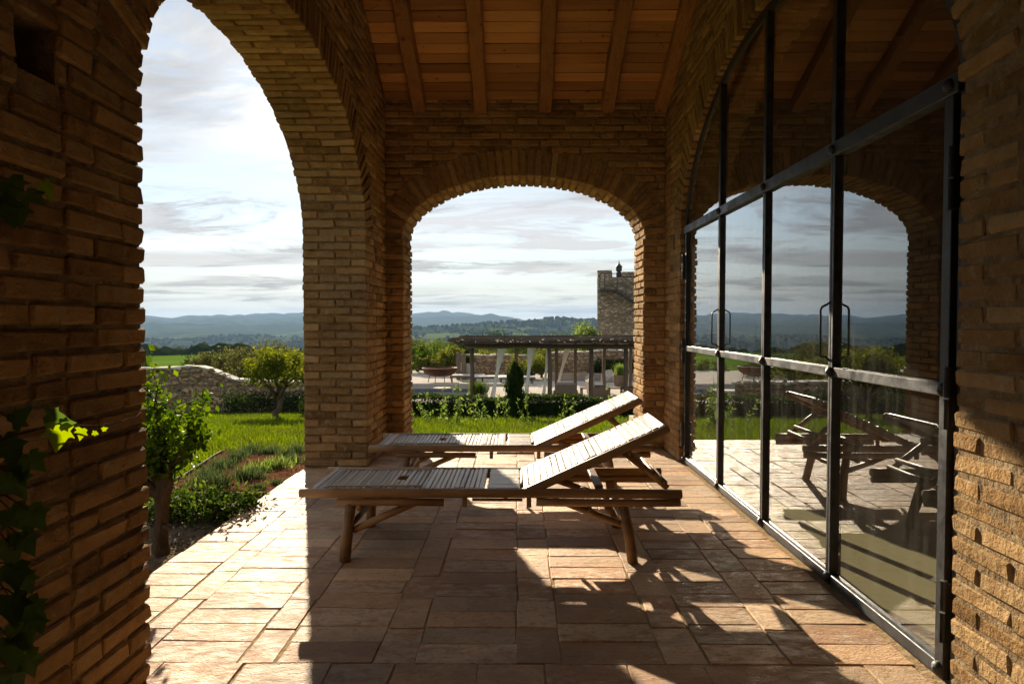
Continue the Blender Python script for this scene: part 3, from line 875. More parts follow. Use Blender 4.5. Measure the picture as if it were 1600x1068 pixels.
place = ['hung beside the sunlit rough brick jamb', 'with handle, second from the sunlit rough brick jamb', 'between the two doors that stand in the middle, nearer the end wall', 'hinged beside the narrow strip of wall next to the end arch']
names = ['glass door in black steel hung on the sunlit rough brick jamb',
         'glass door in black steel carrying a loop handle, next to the door on the rough jamb',
         'glass door in black steel between the two loop handles, on the end wall side',
         'narrow looking glass door hinged on the wall strip next to the end arch']
for i, (ya, yb) in enumerate(zip(BARS, BARS[1:])):
    d = thing('glass_door', (XG, (ya + yb) / 2, 0), names[i], 'door', 'glass doors of the arched screen')
    off = Matrix.Translation((-XG, -(ya + yb) / 2, 0))
    def dout(mbx, name, mat, par=d, smooth=False):
        o = mbx.out(name, mat, par, smooth); o.data.transform(off); return o
    for (sa, sb) in ((ya, ya + .024), (yb - .024, yb)):
        if (sa == ya and i == 0): sb = ya + .055
        if sb == yb and i == 3: sa = yb - .045
        mb = MB(); dbox(mb, sa + .0015, sb - .0015, 0.012, ZT - .037); st = dout(mb, 'stile', 'iron')
    mb = MB(); dbox(mb, ya + .03, yb - .03, 0.012, 0.064, xf + .002); dout(mb, 'bottom_rail', 'iron')
    mb = MB(); dbox(mb, ya + .03, yb - .03, ZM - .023, ZM + .023, xf + .002); dout(mb, 'middle_rail', 'iron')
    mb = MB(); mb.box((XG - .004, ya + .02, .05), (XG + .004, yb - .02, ZM)); dout(mb, 'pane', 'window_glass')
    mb = MB(); mb.box((XG - .004, ya + .02, ZM), (XG + .004, yb - .02, ZT - .03)); dout(mb, 'pane', 'window_glass')
    for zb in (0.045, ZM):
        mb = MB(); dome(mb, ya + (.028 if i == 0 else 0.0), zb, xf, .026); dout(mb, 'bolt', 'iron', smooth=True)
        if i == 3:
            mb = MB(); dome(mb, yb - .012, zb, xf, .022); dout(mb, 'bolt', 'iron', smooth=True)
    if i in (1, 3):                                        # a bent rod on the meeting stile
        yh = ya + .008; mb = MB()
        mb.tube([(xf + .01, yh, 1.40), (xf - .012, yh, 1.385), (xf - .040, yh, 1.37), (xf - .046, yh, 1.355), (xf - .046, yh, 1.14), (xf - .040, yh, 1.128), (xf - .02, yh, 1.128), (xf, yh, 1.11), (xf + .01, yh, 1.10)], .0055, 8)
        dout(mb, 'handle', 'iron', smooth=True)
    if i in (0, 3):
        ye = ya - .012 if i == 0 else yb + .006
        for zc_ in (.27, 1.03, 1.80):
            mb = MB(); mb.tube([(xf - .012, ye, zc_ - .11), (xf - .012, ye, zc_ - .004)], .0135, 10); mb.tube([(xf - .012, ye, zc_ + .004), (xf - .012, ye, zc_ + .11)], .0135, 10)
            mb.box((xf - .012, ye - .012, zc_ - .10), (xf + .02, ye + .012, zc_ + .10)); dout(mb, 'hinge', 'iron', smooth=False)


# ------------------------------------------------------------------ bamboo loungers
def bamboo(mbx, p0, p1, r, nodes=0.24, seg=10, seed=0):
    p0, p1 = np.array(p0, float), np.array(p1, float); L = np.linalg.norm(p1 - p0); rr_ = np.random.default_rng(seed)
    ts = [0.0]; rs = [r]
    t_ = rr_.uniform(.3, .8) * nodes
    while t_ < L - .03:
        for dt, k in ((-.012, 1.0), (-.003, 1.055), (.003, 1.055), (.012, 1.0)):
            ts.append(t_ + dt); rs.append(r * k)
        t_ += nodes * rr_.uniform(.8, 1.15)
    ts.append(L); rs.append(r)
    bow = rr_.normal(0, .003, 3)
    pts = [p0 + (p1 - p0) * (t_ / L) + bow * math.sin(math.pi * t_ / L) for t_ in ts]
    mbx.tube(pts, rs, seg)


def make_lounger():
    root = thing('bamboo_lounger', (0, 0, 0), '', 'lounger', 'bamboo loungers on the tiled floor')
    sd_ = [100]

    def pole(name, p0, p1, r, parent=root, mat='bamboo'):
        sd_[0] += 1; m_ = MB(); bamboo(m_, p0, p1, r, seed=sd_[0]); return m_.out(name, mat, parent, True)
    x0, x1, W = -1.19, 0.895, 0.55
    zr = 0.362
    for s, yy in ((0, 0.0), (1, W)):
        pole('side_rail', (x0, yy, zr), (x1, yy, zr), 0.0255)
        pole('lower_rail', (-0.985, yy, zr - .050), (-0.40, yy, zr - .050), 0.0205)
        pole('lower_rail', (0.105, yy, zr - .046), (0.888, yy, zr - .046), 0.0215)
        o_ = -.045 if s == 0 else .045
        pole('leg', (-0.915, yy + (.01 if s == 0 else -.01), zr - .06), (-0.935, yy + o_, 0.0), 0.031)
        pole('leg', (0.575, yy + (.01 if s == 0 else -.01), zr - .055), (0.625, yy + o_, 0.0), 0.029)
        iy = .03 if s == 0 else -.03
        pole('brace', (-0.90, yy + iy * .3, 0.155), (-0.55, yy + iy, zr - .055), 0.0195)
        pole('brace', (0.60, yy + iy * .3, 0.185), (0.25, yy + iy, zr - .05), 0.0195)
        # dark pegs under the rail where the sections are hinged
        for xp in (-0.285, 0.065):
            m_ = MB(); m_.box((xp - .013, yy - .012, zr - .075), (xp + .013, yy + .012, zr - .02), .004); m_.out('hinge_block', 'bamboo', root)
        m_ = MB(); m_.tube([(-0.245, yy, zr - .034), (0.03, yy, zr - .034)], .009, 8); m_.out('hinge_rod', 'bamboo', root, True)
    for xx, zz in ((-0.90, .20), (-0.86, .285), (0.58, .20), (0.50, .275), (0.40, .262)):
        pole('crossbar', (xx, -.02, zz), (xx, W + .02, zz), 0.0165)
    pole('crossbar', (x0 + .04, 0, zr - .01), (x0 + .04, W, zr - .01), 0.02)
    # flat bed of split bamboo with a cup hole
    zt = zr + .018
    m_ = MB()
    xa, xb = -1.13, -0.185
    for yy in (.035, W - .035): m_.box((xa, yy - .010, zt - .022), (xb, yy + .010, zt - .004), .003)
    for xx in (xa + .01, xb - .012): m_.box((xx - .014, .025, zt - .022), (xx + .014, W - .025, zt + .006), .004)
    bed = m_.out('bed_panel', 'bamboo_slat', root)
    m_ = MB(); m_.box((xa + .02, .045, zt - .018), (-.74, W - .045, zt - .0085)); m_.box((-.62, .045, zt - .018), (xb - .02, W - .045, zt - .0085)); m_.box((-.74, .045, zt - .018), (-.62, .045 + (W - .09) * .36, zt - .0085)); m_.box((-.74, W - .045 - (W - .09) * .36, zt - .018), (-.62, W - .045, zt - .0085)); m_.out('light_block_sheet', 'bamboo', bed)  # added sheet under the slats: keeps gaps dark, stops light leaking through
    n = 33; pitch = (xb - xa - .05) / n
    protos = []
    for k in range(6):
        V, Fc = chamfer_box((pitch * .88, W - .075, .011), .004, .0008, 900 + k); protos.append(mesh('slat', V, Fc))
    hV, hF = chamfer_box((pitch * .88, (W - .075) * .38, .011), .004, .0008, 950); half = mesh('slat', hV, hF)
    for i in range(n):
        xx = xa + .025 + (i + .5) * pitch
        zz = zt + rng.normal(0, .0014)
        if i in (15, 16):                                 # the hole
            for yy in (.0375 + (W - .075) * .19, W - .0375 - (W - .075) * .19):
                link('slat', half, 'bamboo_slat', bed, Matrix.Translation((xx, yy, zz)))
            continue
        link('slat', protos[i % 6], 'bamboo_slat', bed, Matrix.Translation((xx, W / 2 + rng.normal(0, .002), zz)) @ Matrix.Rotation(rng.normal(0, .004), 4, 'Z'))
    for yy in (.06, W - .06):                             # loose edging strips of the fold-out leg section
        m_ = MB(); m_.box((xa + .08, yy - .006, zt + .005), (xa + .60, yy + .006, zt + .014), .003, .0012, 3); m_.out('edge_strip', 'bamboo_slat', bed)
    # short middle section: strips along the length
    m_ = MB(); xa2, xb2 = -0.165, 0.012
    for xx in (xa2 + .012, xb2 - .012): m_.box((xx - .01, .03, zt - .028), (xx + .01, W - .03, zt - .010), .003)
    seat = m_.out('seat_panel', 'bamboo_slat', root)
    V, Fc = chamfer_box((xb2 - xa2, .082, .011), .004, .0008, 77); sm = mesh('slat', V, Fc)
    for i in range(6):
        link('slat', sm, 'bamboo_slat', seat, Matrix.Translation(((xa2 + xb2) / 2 + rng.normal(0, .002), .04 + (W - .08) * (i + .5) / 6, zt + rng.normal(0, .001))))
    # raised back
    a_ = math.atan2(.355, .79); L = 0.875
    Mb = Matrix.Translation((0.022, 0, zt - .004)) @ Matrix.Rotation(-a_, 4, 'Y')
    m_ = MB(); m_.tube([(0, 0.03, -.01), (0, W - .03, -.01)], .014, 8)
    back = m_.out('backrest', 'bamboo', root, True, M=Mb)
    for yy in (.012, W - .012):
        m_ = MB(); m_.box((-.01, yy - .017, -.042), (L, yy + .017, .006), .008, .0015, 5); m_.out('back_rail', 'bamboo', back)
    m_ = MB(); m_.box((.01, .03, -.016), (L - .01, W - .03, -.0065)); m_.out('light_block_sheet', 'bamboo', back)  # added sheet behind the back slats, blocks light through the gaps
    n = 23; pitch = (L - .02) / n
    protos = []
    for k in range(6):
        V, Fc = chamfer_box((pitch * .92, W - .06, .012), .004, .0009, 970 + k); protos.append(mesh('slat', V, Fc))
    for i in range(n):
        link('slat', protos[i % 6], 'bamboo_slat', back, Matrix.Translation((.012 + (i + .5) * pitch, W / 2, .002 + rng.normal(0, .0016))) @ Matrix.Rotation(rng.normal(0, .004), 4, 'Z') @ Matrix.Rotation(rng.normal(0, .02), 4, 'Y'))
    # prop behind the back
    pc0 = Mb @ Vector((.60, 0, -.05))
    for yy in (.085, W - .085):
        pole('prop', (pc0.x, yy, pc0.z), (0.835, yy, zr + .015), 0.0185)
    for t_ in (.12, .72, .93):
        xx = pc0.x + (0.835 - pc0.x) * t_; zz = pc0.z + (zr + .015 - pc0.z) * t_ + .02
        pole('crossbar', (xx, .06, zz), (xx, W - .06, zz), 0.014)
    m_ = MB(); m_.box((0.43, .05, zr + .012), (0.475, W - .05, zr + .035), .004); m_.box((.44, .045, zr - .02), (.46, .06, zr + .03)); m_.box((.44, W - .06, zr - .02), (.46, W - .045, zr + .03)); m_.out('notched_bar', 'bamboo', root)
    return root


lg = make_lounger(); lg['label'] = 'bamboo lounger with raised slatted back, standing clear of the brick pier on the tiles'
lg.location = (0.0, 3.70, 0.0); lg.rotation_euler = (0, 0, R(-0.3))
lg2 = copy_tree(lg); lg2.location = (0.095, 5.02, 0.0); lg2.rotation_euler = (0, 0, R(0.2))
lg2['label'] = 'bamboo lounger with raised slatted back, just inside the end arch next to the brick pier'


# ------------------------------------------------------------------ plants
def leaf_cloud(name, P, size, mat, parent=None, kind=None, up=0.2, aspect=1.9, seed=1, droop=0.0):
    """many small folded leaves at points P; each leaf is two joined quads"""
    r = np.random.default_rng(seed); P = np.asarray(P, float); n = len(P)
    a = r.normal(size=(n, 3)); a[:, 2] += droop; a /= np.linalg.norm(a, axis=1, keepdims=True)
    nrm = r.normal(size=(n, 3)); nrm[:, 2] += up; b = np.cross(a, nrm); b /= np.linalg.norm(b, axis=1, keepdims=True) + 1e-9
    c = np.cross(a, b)
    s = (size * r.uniform(.6, 1.35, n))[:, None]; wd = s / aspect
    v0 = P - a * s * .5; v5 = P + a * s * .5; m0 = P - a * s * .05 + c * wd * .22
    l = P - a * s * .02 + b * wd * .5; rr_ = P - a * s * .02 - b * wd * .5
    V = np.stack([v0, l, v5, rr_, m0], 1).reshape(-1, 3)
    i = np.arange(n)[:, None] * 5
    Q = np.concatenate([i + np.array([[0, 4, 2, 1]]), i + np.array([[0, 3, 2, 4]])], 0)
    return link(name, mesh_np(name, V, Q), mat, parent, None, kind)


def blades(P, h, w, lean, r, wind=0.0):
    """upright narrow blades, one bent quad pair each"""
    P = np.asarray(P, float); n = len(P); az = r.uniform(0, 2 * np.pi, n); d = np.stack([np.cos(az), np.sin(az), np.zeros(n)], 1)
    s = np.stack([-np.sin(az), np.cos(az), np.zeros(n)], 1); hh = (h * r.uniform(.5, 1.3, n))[:, None]; le = (lean * r.uniform(.2, 1.4, n))[:, None]
    z = np.array([0, 0, 1.0]); ww = w * r.uniform(.7, 1.3, n)[:, None]
    b0, b1 = P - s * ww / 2, P + s * ww / 2
    mid = P + z * hh * .55 + d * le * hh * .3
    m0, m1 = mid - s * ww * .42, mid + s * ww * .42
    tip = P + z * hh + d * le * hh
    t0, t1 = tip - s * ww * .08, tip + s * ww * .08
    V = np.stack([b0, b1, m1, m0, t1, t0], 1).reshape(-1, 3); i = np.arange(n)[:, None] * 6
    Q = np.concatenate([i + np.array([[0, 1, 2, 3]]), i + np.array([[3, 2, 4, 5]])], 0)
    return V, Q


def limb(mbx, p0, p1, r0, r1, r, n=5, wob=.08, seg=7):
    p0, p1 = np.array(p0, float), np.array(p1, float); L = np.linalg.norm(p1 - p0); pts = []
    for i in range(n + 1):
        t_ = i / n; pts.append(p0 + (p1 - p0) * t_ + (r.normal(0, wob * L, 3) * math.sin(math.pi * t_) if 0 < i < n else 0))
    mbx.tube(pts, [r0 + (r1 - r0) * i / n for i in range(n + 1)], seg); return pts


def tree(name, label, base, h, cw, trunk_h, nleaf, leaf, mat, group=None, tr=0.09, seed=1, clumps=26, cat='tree', flat=1.0, lean=(0, 0), gap=.16):
    """trunk with limbs carrying clumps of leaves spread through the crown"""
    r = np.random.default_rng(seed); root = thing(name, base, label, cat, group)
    mbx = MB(); top = np.array([lean[0], lean[1], trunk_h])
    limb(mbx, (0, 0, -.25), top, tr * 1.25, tr * .75, r, 5, .05, 9)
    cz = trunk_h + (h - trunk_h) * .5; rz_ = (h - trunk_h) * .5 * 1.05
    C = []
    for i in range(clumps):
        v = r.normal(size=3); v /= np.linalg.norm(v); q = r.uniform(.35, 1) ** .6
        if v[2] < -.5: v[2] *= .6
        C.append(np.array([lean[0] * 1.3 + v[0] * q * cw * .5 * .86, lean[1] * 1.3 + v[1] * q * cw * .5 * .86, cz + v[2] * q * rz_ * .86 * flat]))
    for i in range(min(clumps, 14)):
        limb(mbx, top * r.uniform(.75, 1.0), C[i], tr * .5, tr * .12, r, 4, .07, 6)
    mbx.out('trunk', 'bark', root, True)
    cr = min(cw, 2 * rz_) * gap
    P = np.concatenate([c + np.clip(r.normal(0, 1, (nleaf // clumps, 3)), -1.5, 1.5) * cr * r.uniform(.55, 1.15) for c in C])
    o = leaf_cloud('crown', P, leaf, mat, root, seed=seed + 5)
    return root


def tuft(name, label, base, h, n, mat, group, w=.006, spread=.12, lean=.6, seed=1, cat='plant'):
    r = np.random.default_rng(seed); root = thing(name, base, label, cat, group)
    P = np.stack([r.normal(0, spread * .45, n), r.normal(0, spread * .45, n), r.uniform(-.03, h * .45, n)], 1)
    V, Q = blades(P, h * .7, w, lean, r); link('foliage', mesh_np('foliage', V, Q), mat, root)
    mbx = MB()
    for k in range(5): limb(mbx, (0, 0, -.03), r.normal(0, spread * .4, 3) * (1, 1, 0) + (0, 0, h * .5), .006, .003, r, 3, .05, 5)
    mbx.out('stem', 'bark', root); return root


# --- the small pruned tree beside the terrace
bx, by = -2.09, 3.95
r_ = np.random.default_rng(21); shrub = thing('pruned_shrub_tree', (bx, by, -.07), 'small pruned tree with thick bare trunk and glossy leaves at the terrace edge', 'tree')
mb = MB()
mb.tube([(0, 0, -.1), (0.0, 0, 0.0), (-.006, .01, .08), (.008, 0, .20), (.014, 0, .34), (.03, .01, .43), (.025, .02, .47)], [.056, .052, .043, .038, .043, .045, .03], 14)
limb(mb, (.01, 0, .36), (-.20, .02, .485), .042, .030, r_, 4, .03, 9)
mb.tube([(.04, -.03, .17), (.075, -.05, .185)], [.022, .010], 8)
tips = []
for (p1, r0) in (((-.20, .03, .58), .028), ((-.17, .05, .60), .036), ((.05, .02, .72), .035), ((.10, -.03, .58), .028), ((-.06, .10, .76), .028), ((-.12, -.08, .64), .025), ((.15, .06, .66), .016)):
    pts = limb(mb, (.02, .01, .41), p1, r0, r0 * .35, r_, 5, .07, 8); tips += pts[2:]
    for _ in range(3):
        q = np.array(p1) + r_.normal(0, .07, 3) + (0, 0, .10); limb(mb, pts[-2], q, .007, .002, r_, 3, .06, 5); tips.append(q)
for (q0, q1) in (((.14, .06, .62), (.27, .02, .92)), ((.12, .03, .55), (.23, .0, .78)), ((-.12, 0, .75), (-.10, 0, 1.02)), ((0, 0, .8), (-.03, 0, 1.08))):
    pts = limb(mb, q0, q1, .006, .002, r_, 5, .04, 5); tips += pts
mb.out('trunk', 'bark_dark', shrub, True)
P = np.concatenate([np.array(t_) + r_.normal(0, .045, (17, 3)) for t_ in tips] + [np.stack([r_.normal(-.03, .08, 380), r_.normal(0, .08, 380), r_.normal(.62, .09, 380)], 1)])
P = P[P[:, 2] > .44]
leaf_cloud('crown', P, .052, 'leaf_shrub', shrub, seed=22, up=.5, aspect=1.8)

# --- climbing vine on the near pier
def lobed_leaf(size, seed):
    r = np.random.default_rng(seed); rim = []
    prof = [(0, -.08), (.25, -.22), (.52, -.08), (.40, .12), (.60, .38), (.34, .42), (.22, .62), (0, 1.0)]
    pts = prof + [(-x, y) for x, y in prof[-2:0:-1]]
    V = [(0, .18, .05)]
    for x, y in pts:
        V.append((x * size * .95 + r.normal(0, .01) * size, y * size, (-.35 * (x * x) - .22 * (y - .3) ** 2 + r.normal(0, .03)) * size))
    V[0] = (0, .18 * size, .03 * size)
    n = len(pts); return V, [(0, 1 + i, 1 + (i + 1) % n) for i in range(n)]


vine = thing('climbing_vine', (XL, 1.6, 0), 'leafy vine climbing the dark brick pier with one sunlit shoot', 'vine')
lv = []
for k in range(6):
    V, Fc = lobed_leaf(.062, 300 + k); lv.append(mesh('leaf', V, Fc))
lv_lit = []
for k in range(2):
    V, Fc = lobed_leaf(.058, 320 + k); lv_lit.append(mesh('leaf', V, Fc))
mb = MB(); r_ = np.random.default_rng(5)
stem_pts = [(.05, 0.02, 0.0), (.06, -.02, .35), (.05, .03, .7), (.07, -.01, 1.0), (.05, .02, 1.3), (.06, -.02, 1.62)]
mb.tube(stem_pts, [.011, .010, .009, .008, .006, .004], 7)
shoot = [(.07, -.01, 1.0), (.14, .00, 1.03), (.20, .02, 1.045), (.265, .05, 1.045), (.30, .085, 1.04), (.325, .13, 1.045), (.335, .18, 1.05), (.335, .20, 1.06)]
mb.tube(shoot, [.004, .0035, .003, .0025, .002, .0016, .0012, .001], 6)


def put_leaf(me, mat, p, d, up, sc=1.0):
    d = Vector(d).normalized(); up = Vector(up); x = d.cross(up).normalized(); n = x.cross(d)
    link('leaf', me, mat, vine, frame(x * sc, d * sc, n * sc, p))


def vpt(px, py, y):                                       # a point of the vine seen at a pixel, y metres out
    return Vector(((px - VPX) / F * y - XL, y - 1.6, CAMZ + (VPY - py) / F * y))


for (px, py, y, dx, dz, sc, k) in [(20, 280, 1.62, .5, -.6, 1.1, 0), (48, 300, 1.58, .8, -.5, .9, 1), (8, 310, 1.6, .2, -.9, 1.2, 2), (30, 320, 1.66, .3, -.9, 1.0, 3),
                                   (5, 690, 1.6, .4, -.8, 1.2, 4), (18, 660, 1.58, .6, .5, .9, 0), (28, 720, 1.62, .3, -.9, 1.0, 5), (10, 745, 1.6, .5, -.8, 1.2, 1), (42, 715, 1.60, .7, -.6, .9, 2),
                                   (12, 800, 1.6, .6, -.5, 1.2, 3), (40, 800, 1.57, .7, -.6, 1.1, 4), (28, 840, 1.62, .5, -.8, 1.0, 5), (5, 850, 1.6, .2, -.9, 1.2, 0), (15, 890, 1.6, .4, -.8, 1.1, 1), (32, 905, 1.62, .5, -.8, .8, 2),
                                   (8, 940, 1.58, .4, -.8, 1.2, 3), (35, 950, 1.6, .7, -.6, 1.0, 4), (22, 985, 1.6, .5, -.8, 1.2, 5), (8, 1010, 1.58, .3, -.9, 1.2, 0), (30, 1035, 1.62, .3, -.9, 1.0, 1), (5, 1055, 1.6, .2, -.9, 1.2, 2), (50, 975, 1.6, .7, -.7, .7, 3)]:
    p = vpt(px - 6, py, y); q_ = np.array([np.interp(p.z + .03, [w_[2] for w_ in stem_pts], [w_[a_] for w_ in stem_pts]) for a_ in (0, 1, 2)]); e_ = np.array(p); mb.tube([q_, (q_ + e_) / 2 + (0, 0, .015), e_], [.0025, .002, .0016], 5)
    put_leaf(lv[k], 'leaf_vine', p, (dx, r_.normal(0, .25), dz), (.55 + r_.normal(0, .2), -.8, .45), sc)
for (px, py, y, d_, sc, m_, mt) in [(86, 668, 1.56, (-.15, .05, -1), 1.05, lv_lit[0], 'leaf_vine_sunlit'), (122, 672, 1.62, (-.25, .1, -1), .5, lv_lit[1], 'leaf_vine_sunlit'), (70, 648, 1.56, (.8, .2, -.25), .8, lv[0], 'leaf_vine'),
                                    (92, 662, 1.57, (.9, .2, .05), .5, lv[1], 'leaf_vine'), (140, 677, 1.63, (.8, .3, -.3), .25, lv_lit[0], 'leaf_vine_sunlit'), (155, 672, 1.66, (.8, .3, .3), .22, lv_lit[1], 'leaf_vine_sunlit'),
                                    (72, 288, 1.60, (.35, .1, -1), .8, lv_lit[1], 'leaf_vine_sunlit')]:
    put_leaf(m_, mt, vpt(px, py, y), d_, (-.1 + r_.normal(0, .25), .95, .3), sc)
mb.out('stem', 'bark', vine, True)

# --- bed, edging, gravel and low plants on the left
def strip_sheet(name, poly, z_off, mat, kind='structure', nx=26, ny=40, amp=.0, seed=3):
    """ground patch inside a polygon given by left and right edges per y"""
    r = np.random.default_rng(seed); ys = np.linspace(poly[0][0], poly[-1][0], ny)
    xl = np.interp(ys, [p[0] for p in poly], [p[1] for p in poly]); xr = np.interp(ys, [p[0] for p in poly], [p[2] for p in poly])
    T = np.linspace(0, 1, nx); X = xl[:, None] + (xr - xl)[:, None] * T[None]; Y = np.repeat(ys[:, None], nx, 1)
    Z = gz(X, Y) + z_off + r.normal(0, amp, X.shape)
    V = np.stack([X, Y, Z], -1).reshape(-1, 3); i = np.arange(ny - 1)[:, None] * nx + np.arange(nx - 1)[None]
    Q = np.stack([i, i + 1, i + nx + 1, i + nx], -1).reshape(-1, 4)
    return link(name, mesh_np(name, V, Q), mat, None, None, kind, True)


strip_sheet('planting_bed', [(5.35, -3.0, -1.93), (6.4, -3.15, -1.93), (8.4, -3.75, -1.95), (10.8, -4.4, -2.3)], .03, 'red_soil', amp=.012)
strip_sheet('gravel_strip', [(0.5, -3.0, -1.905), (3.0, -3.0, -1.905), (5.33, -3.0, -1.905)], .012, 'gravel', amp=.008)
# pebbles on that strip
r_ = np.random.default_rng(9); pc = MB()
V0, F0 = chamfer_box((1, .8, .6), .25, .08, 3); V0 = np.array(V0); VV = []; FF = []
for k in range(1500):
    x, y = r_.uniform(-2.7, -1.93), r_.uniform(2.6, 5.3); s_ = r_.uniform(.008, .022); a_ = r_.uniform(0, 6.28)
    Mz = np.array([[math.cos(a_), -math.sin(a_), 0], [math.sin(a_), math.cos(a_), 0], [0, 0, 1]])
    n_ = len(VV); VV.extend(((V0 * s_) @ Mz.T + (x, y, float(gz(x, y)) + .012 + s_ * .15)).tolist()); FF.extend([tuple(i + n_ for i in f) for f in _CH])
o = link('gravel', mesh('gravel', VV, FF), 'gravel', None, None, 'stuff'); tag(o, 'loose pebbles along the edge of the terrace', 'gravel')


def edging(pts, label):
    mbx = MB(); P = []
    for (xa, ya), (xb, yb) in zip(pts, pts[1:]):
        for k in range(8):
            t_ = k / 8; P.append((xa + (xb - xa) * t_, ya + (yb - ya) * t_))
    P.append(pts[-1]); V = []; Fc = []
    for i, (x, y) in enumerate(P):
        a_, b_ = P[max(i - 1, 0)], P[min(i + 1, len(P) - 1)]; l_ = math.hypot(b_[0] - a_[0], b_[1] - a_[1]); nx_, ny_ = -(b_[1] - a_[1]) / l_ * .004, (b_[0] - a_[0]) / l_ * .004
        z = float(gz(x, y))
        V += [(x - nx_, y - ny_, z - .15), (x + nx_, y + ny_, z - .15), (x + nx_, y + ny_, z + .055), (x - nx_, y - ny_, z + .055)]
    for i in range(len(P) - 1):
        for k in range(4): k2 = (k + 1) % 4; Fc.append((i * 4 + k, i * 4 + k2, (i + 1) * 4 + k2, (i + 1) * 4 + k))
    Fc += [(3, 2, 1, 0), tuple((len(P) - 1) * 4 + k for k in range(4))]
    mbx.add(V, Fc); o = mbx.out('steel_edging', 'corten'); tag(o, label, 'edging')


edging([(-3.0, 5.34), (-1.95, 5.34)], 'rusted steel edging between the gravel and the red soil bed')
edging([(-3.02, 5.36), (-3.17, 6.4), (-3.77, 8.4), (-4.42, 10.85), (-2.3, 10.85)], 'rusted steel edging between the lawn and the red soil bed')
lav = [(393, 743, .17), (339, 755, .2), (372, 744, .18), (334, 730, .2), (363, 714, .2), (389, 700, .2), (444, 708, .2), (462, 701, .22), (428, 752, .09), (306, 757, .19), (350, 722, .17), (376, 707, .18), (412, 702, .15), (456, 716, .16), (318, 742, .18), (425, 700, .17), (400, 760, .09)]
for k, (px, py, h) in enumerate(lav):
    x, y, z = gpt(px, py + 13)
    tuft('lavender_clump', 'grey-green lavender clump growing in the red soil bed', (x, y, z + .02), h * .72, 260, 'leaf_lavender', 'lavender clumps in the bed', .006, .12 if h > .1 else .07, .75, 60 + k)
for k, (px, py, h) in enumerate([(428, 724, .17), (396, 731, .13)]):
    x, y, z = gpt(px, py + 13)
    tuft('green_herb_clump', ['larger bright green leafy clump among the lavender', 'smaller bright green leafy clump among the lavender'][k], (x, y, z + .02), h * .75, 320, 'leaf_weed', 'bright green clumps in the bed', .011, .20 - k * .06, .9, 90 + k)
for k, (px, py, w) in enumerate([(275, 800, .26), (316, 806, .26), (350, 802, .24), (384, 790, .16), (238, 808, .26), (300, 785, .26), (335, 786, .2), (246, 780, .26)]):
    x, y, z = gpt(px, py + 18); r_ = np.random.default_rng(400 + k)
    root = thing('low_shrub', (x, y, z), 'low dark green leafy shrub beside the gravel strip', 'shrub', 'low shrubs beside the gravel')
    P = r_.normal(0, 1, (300, 3)) * (w * .36, w * .28, .05) + (0, 0, .10); P = P[P[:, 2] > 0]
    leaf_cloud('foliage', P, .04, 'leaf_mid' if k % 2 else 'leaf_hedge', root, seed=410 + k, up=.8)
    mb = MB()
    for _ in range(6): limb(mb, (0, 0, -.03), (r_.normal(0, w * .3), r_.normal(0, w * .25), .10), .006, .003, r_, 3, .05, 5)
    mb.out('stem', 'bark', root)

# --- lawn blades
r_ = np.random.default_rng(31)
def lawn(name, n, x0, x1, y0, y1, h, w, label, skip=None):
    X = r_.uniform(x0, x1, n); Y = y0 * (y1 / y0) ** r_.uniform(0, 1, n)
    if skip is not None: k_ = ~skip(X, Y); X, Y = X[k_], Y[k_]
    P = np.stack([X, Y, gz(X, Y) - .005], 1); V, Q = blades(P, h, w, .7, r_)
    o = link(name, mesh_np(name, V, Q), 'grass', None, None, 'stuff'); tag(o, label, 'grass')
lawn('lawn_grass', 60000, -12, -3.0, 6.0, 24.5, .085, .016, 'sunlit lawn grass sloping down to the rubble wall', lambda X, Y: (X > np.interp(Y, [5.3, 6.4, 8.4, 10.8, 11, 30], [-3.0, -3.17, -3.77, -4.42, 9, 9])) | (X < -0.62 * Y - 1) | (X > -.28 * Y))
lawn('meadow_grass', 52000, -7, 6.5, 9.0, 20.2, .12, .018, 'bright grass strip between the end arch and the hedge', lambda X, Y: (X < -.45 * Y) | (X > .22 * Y))

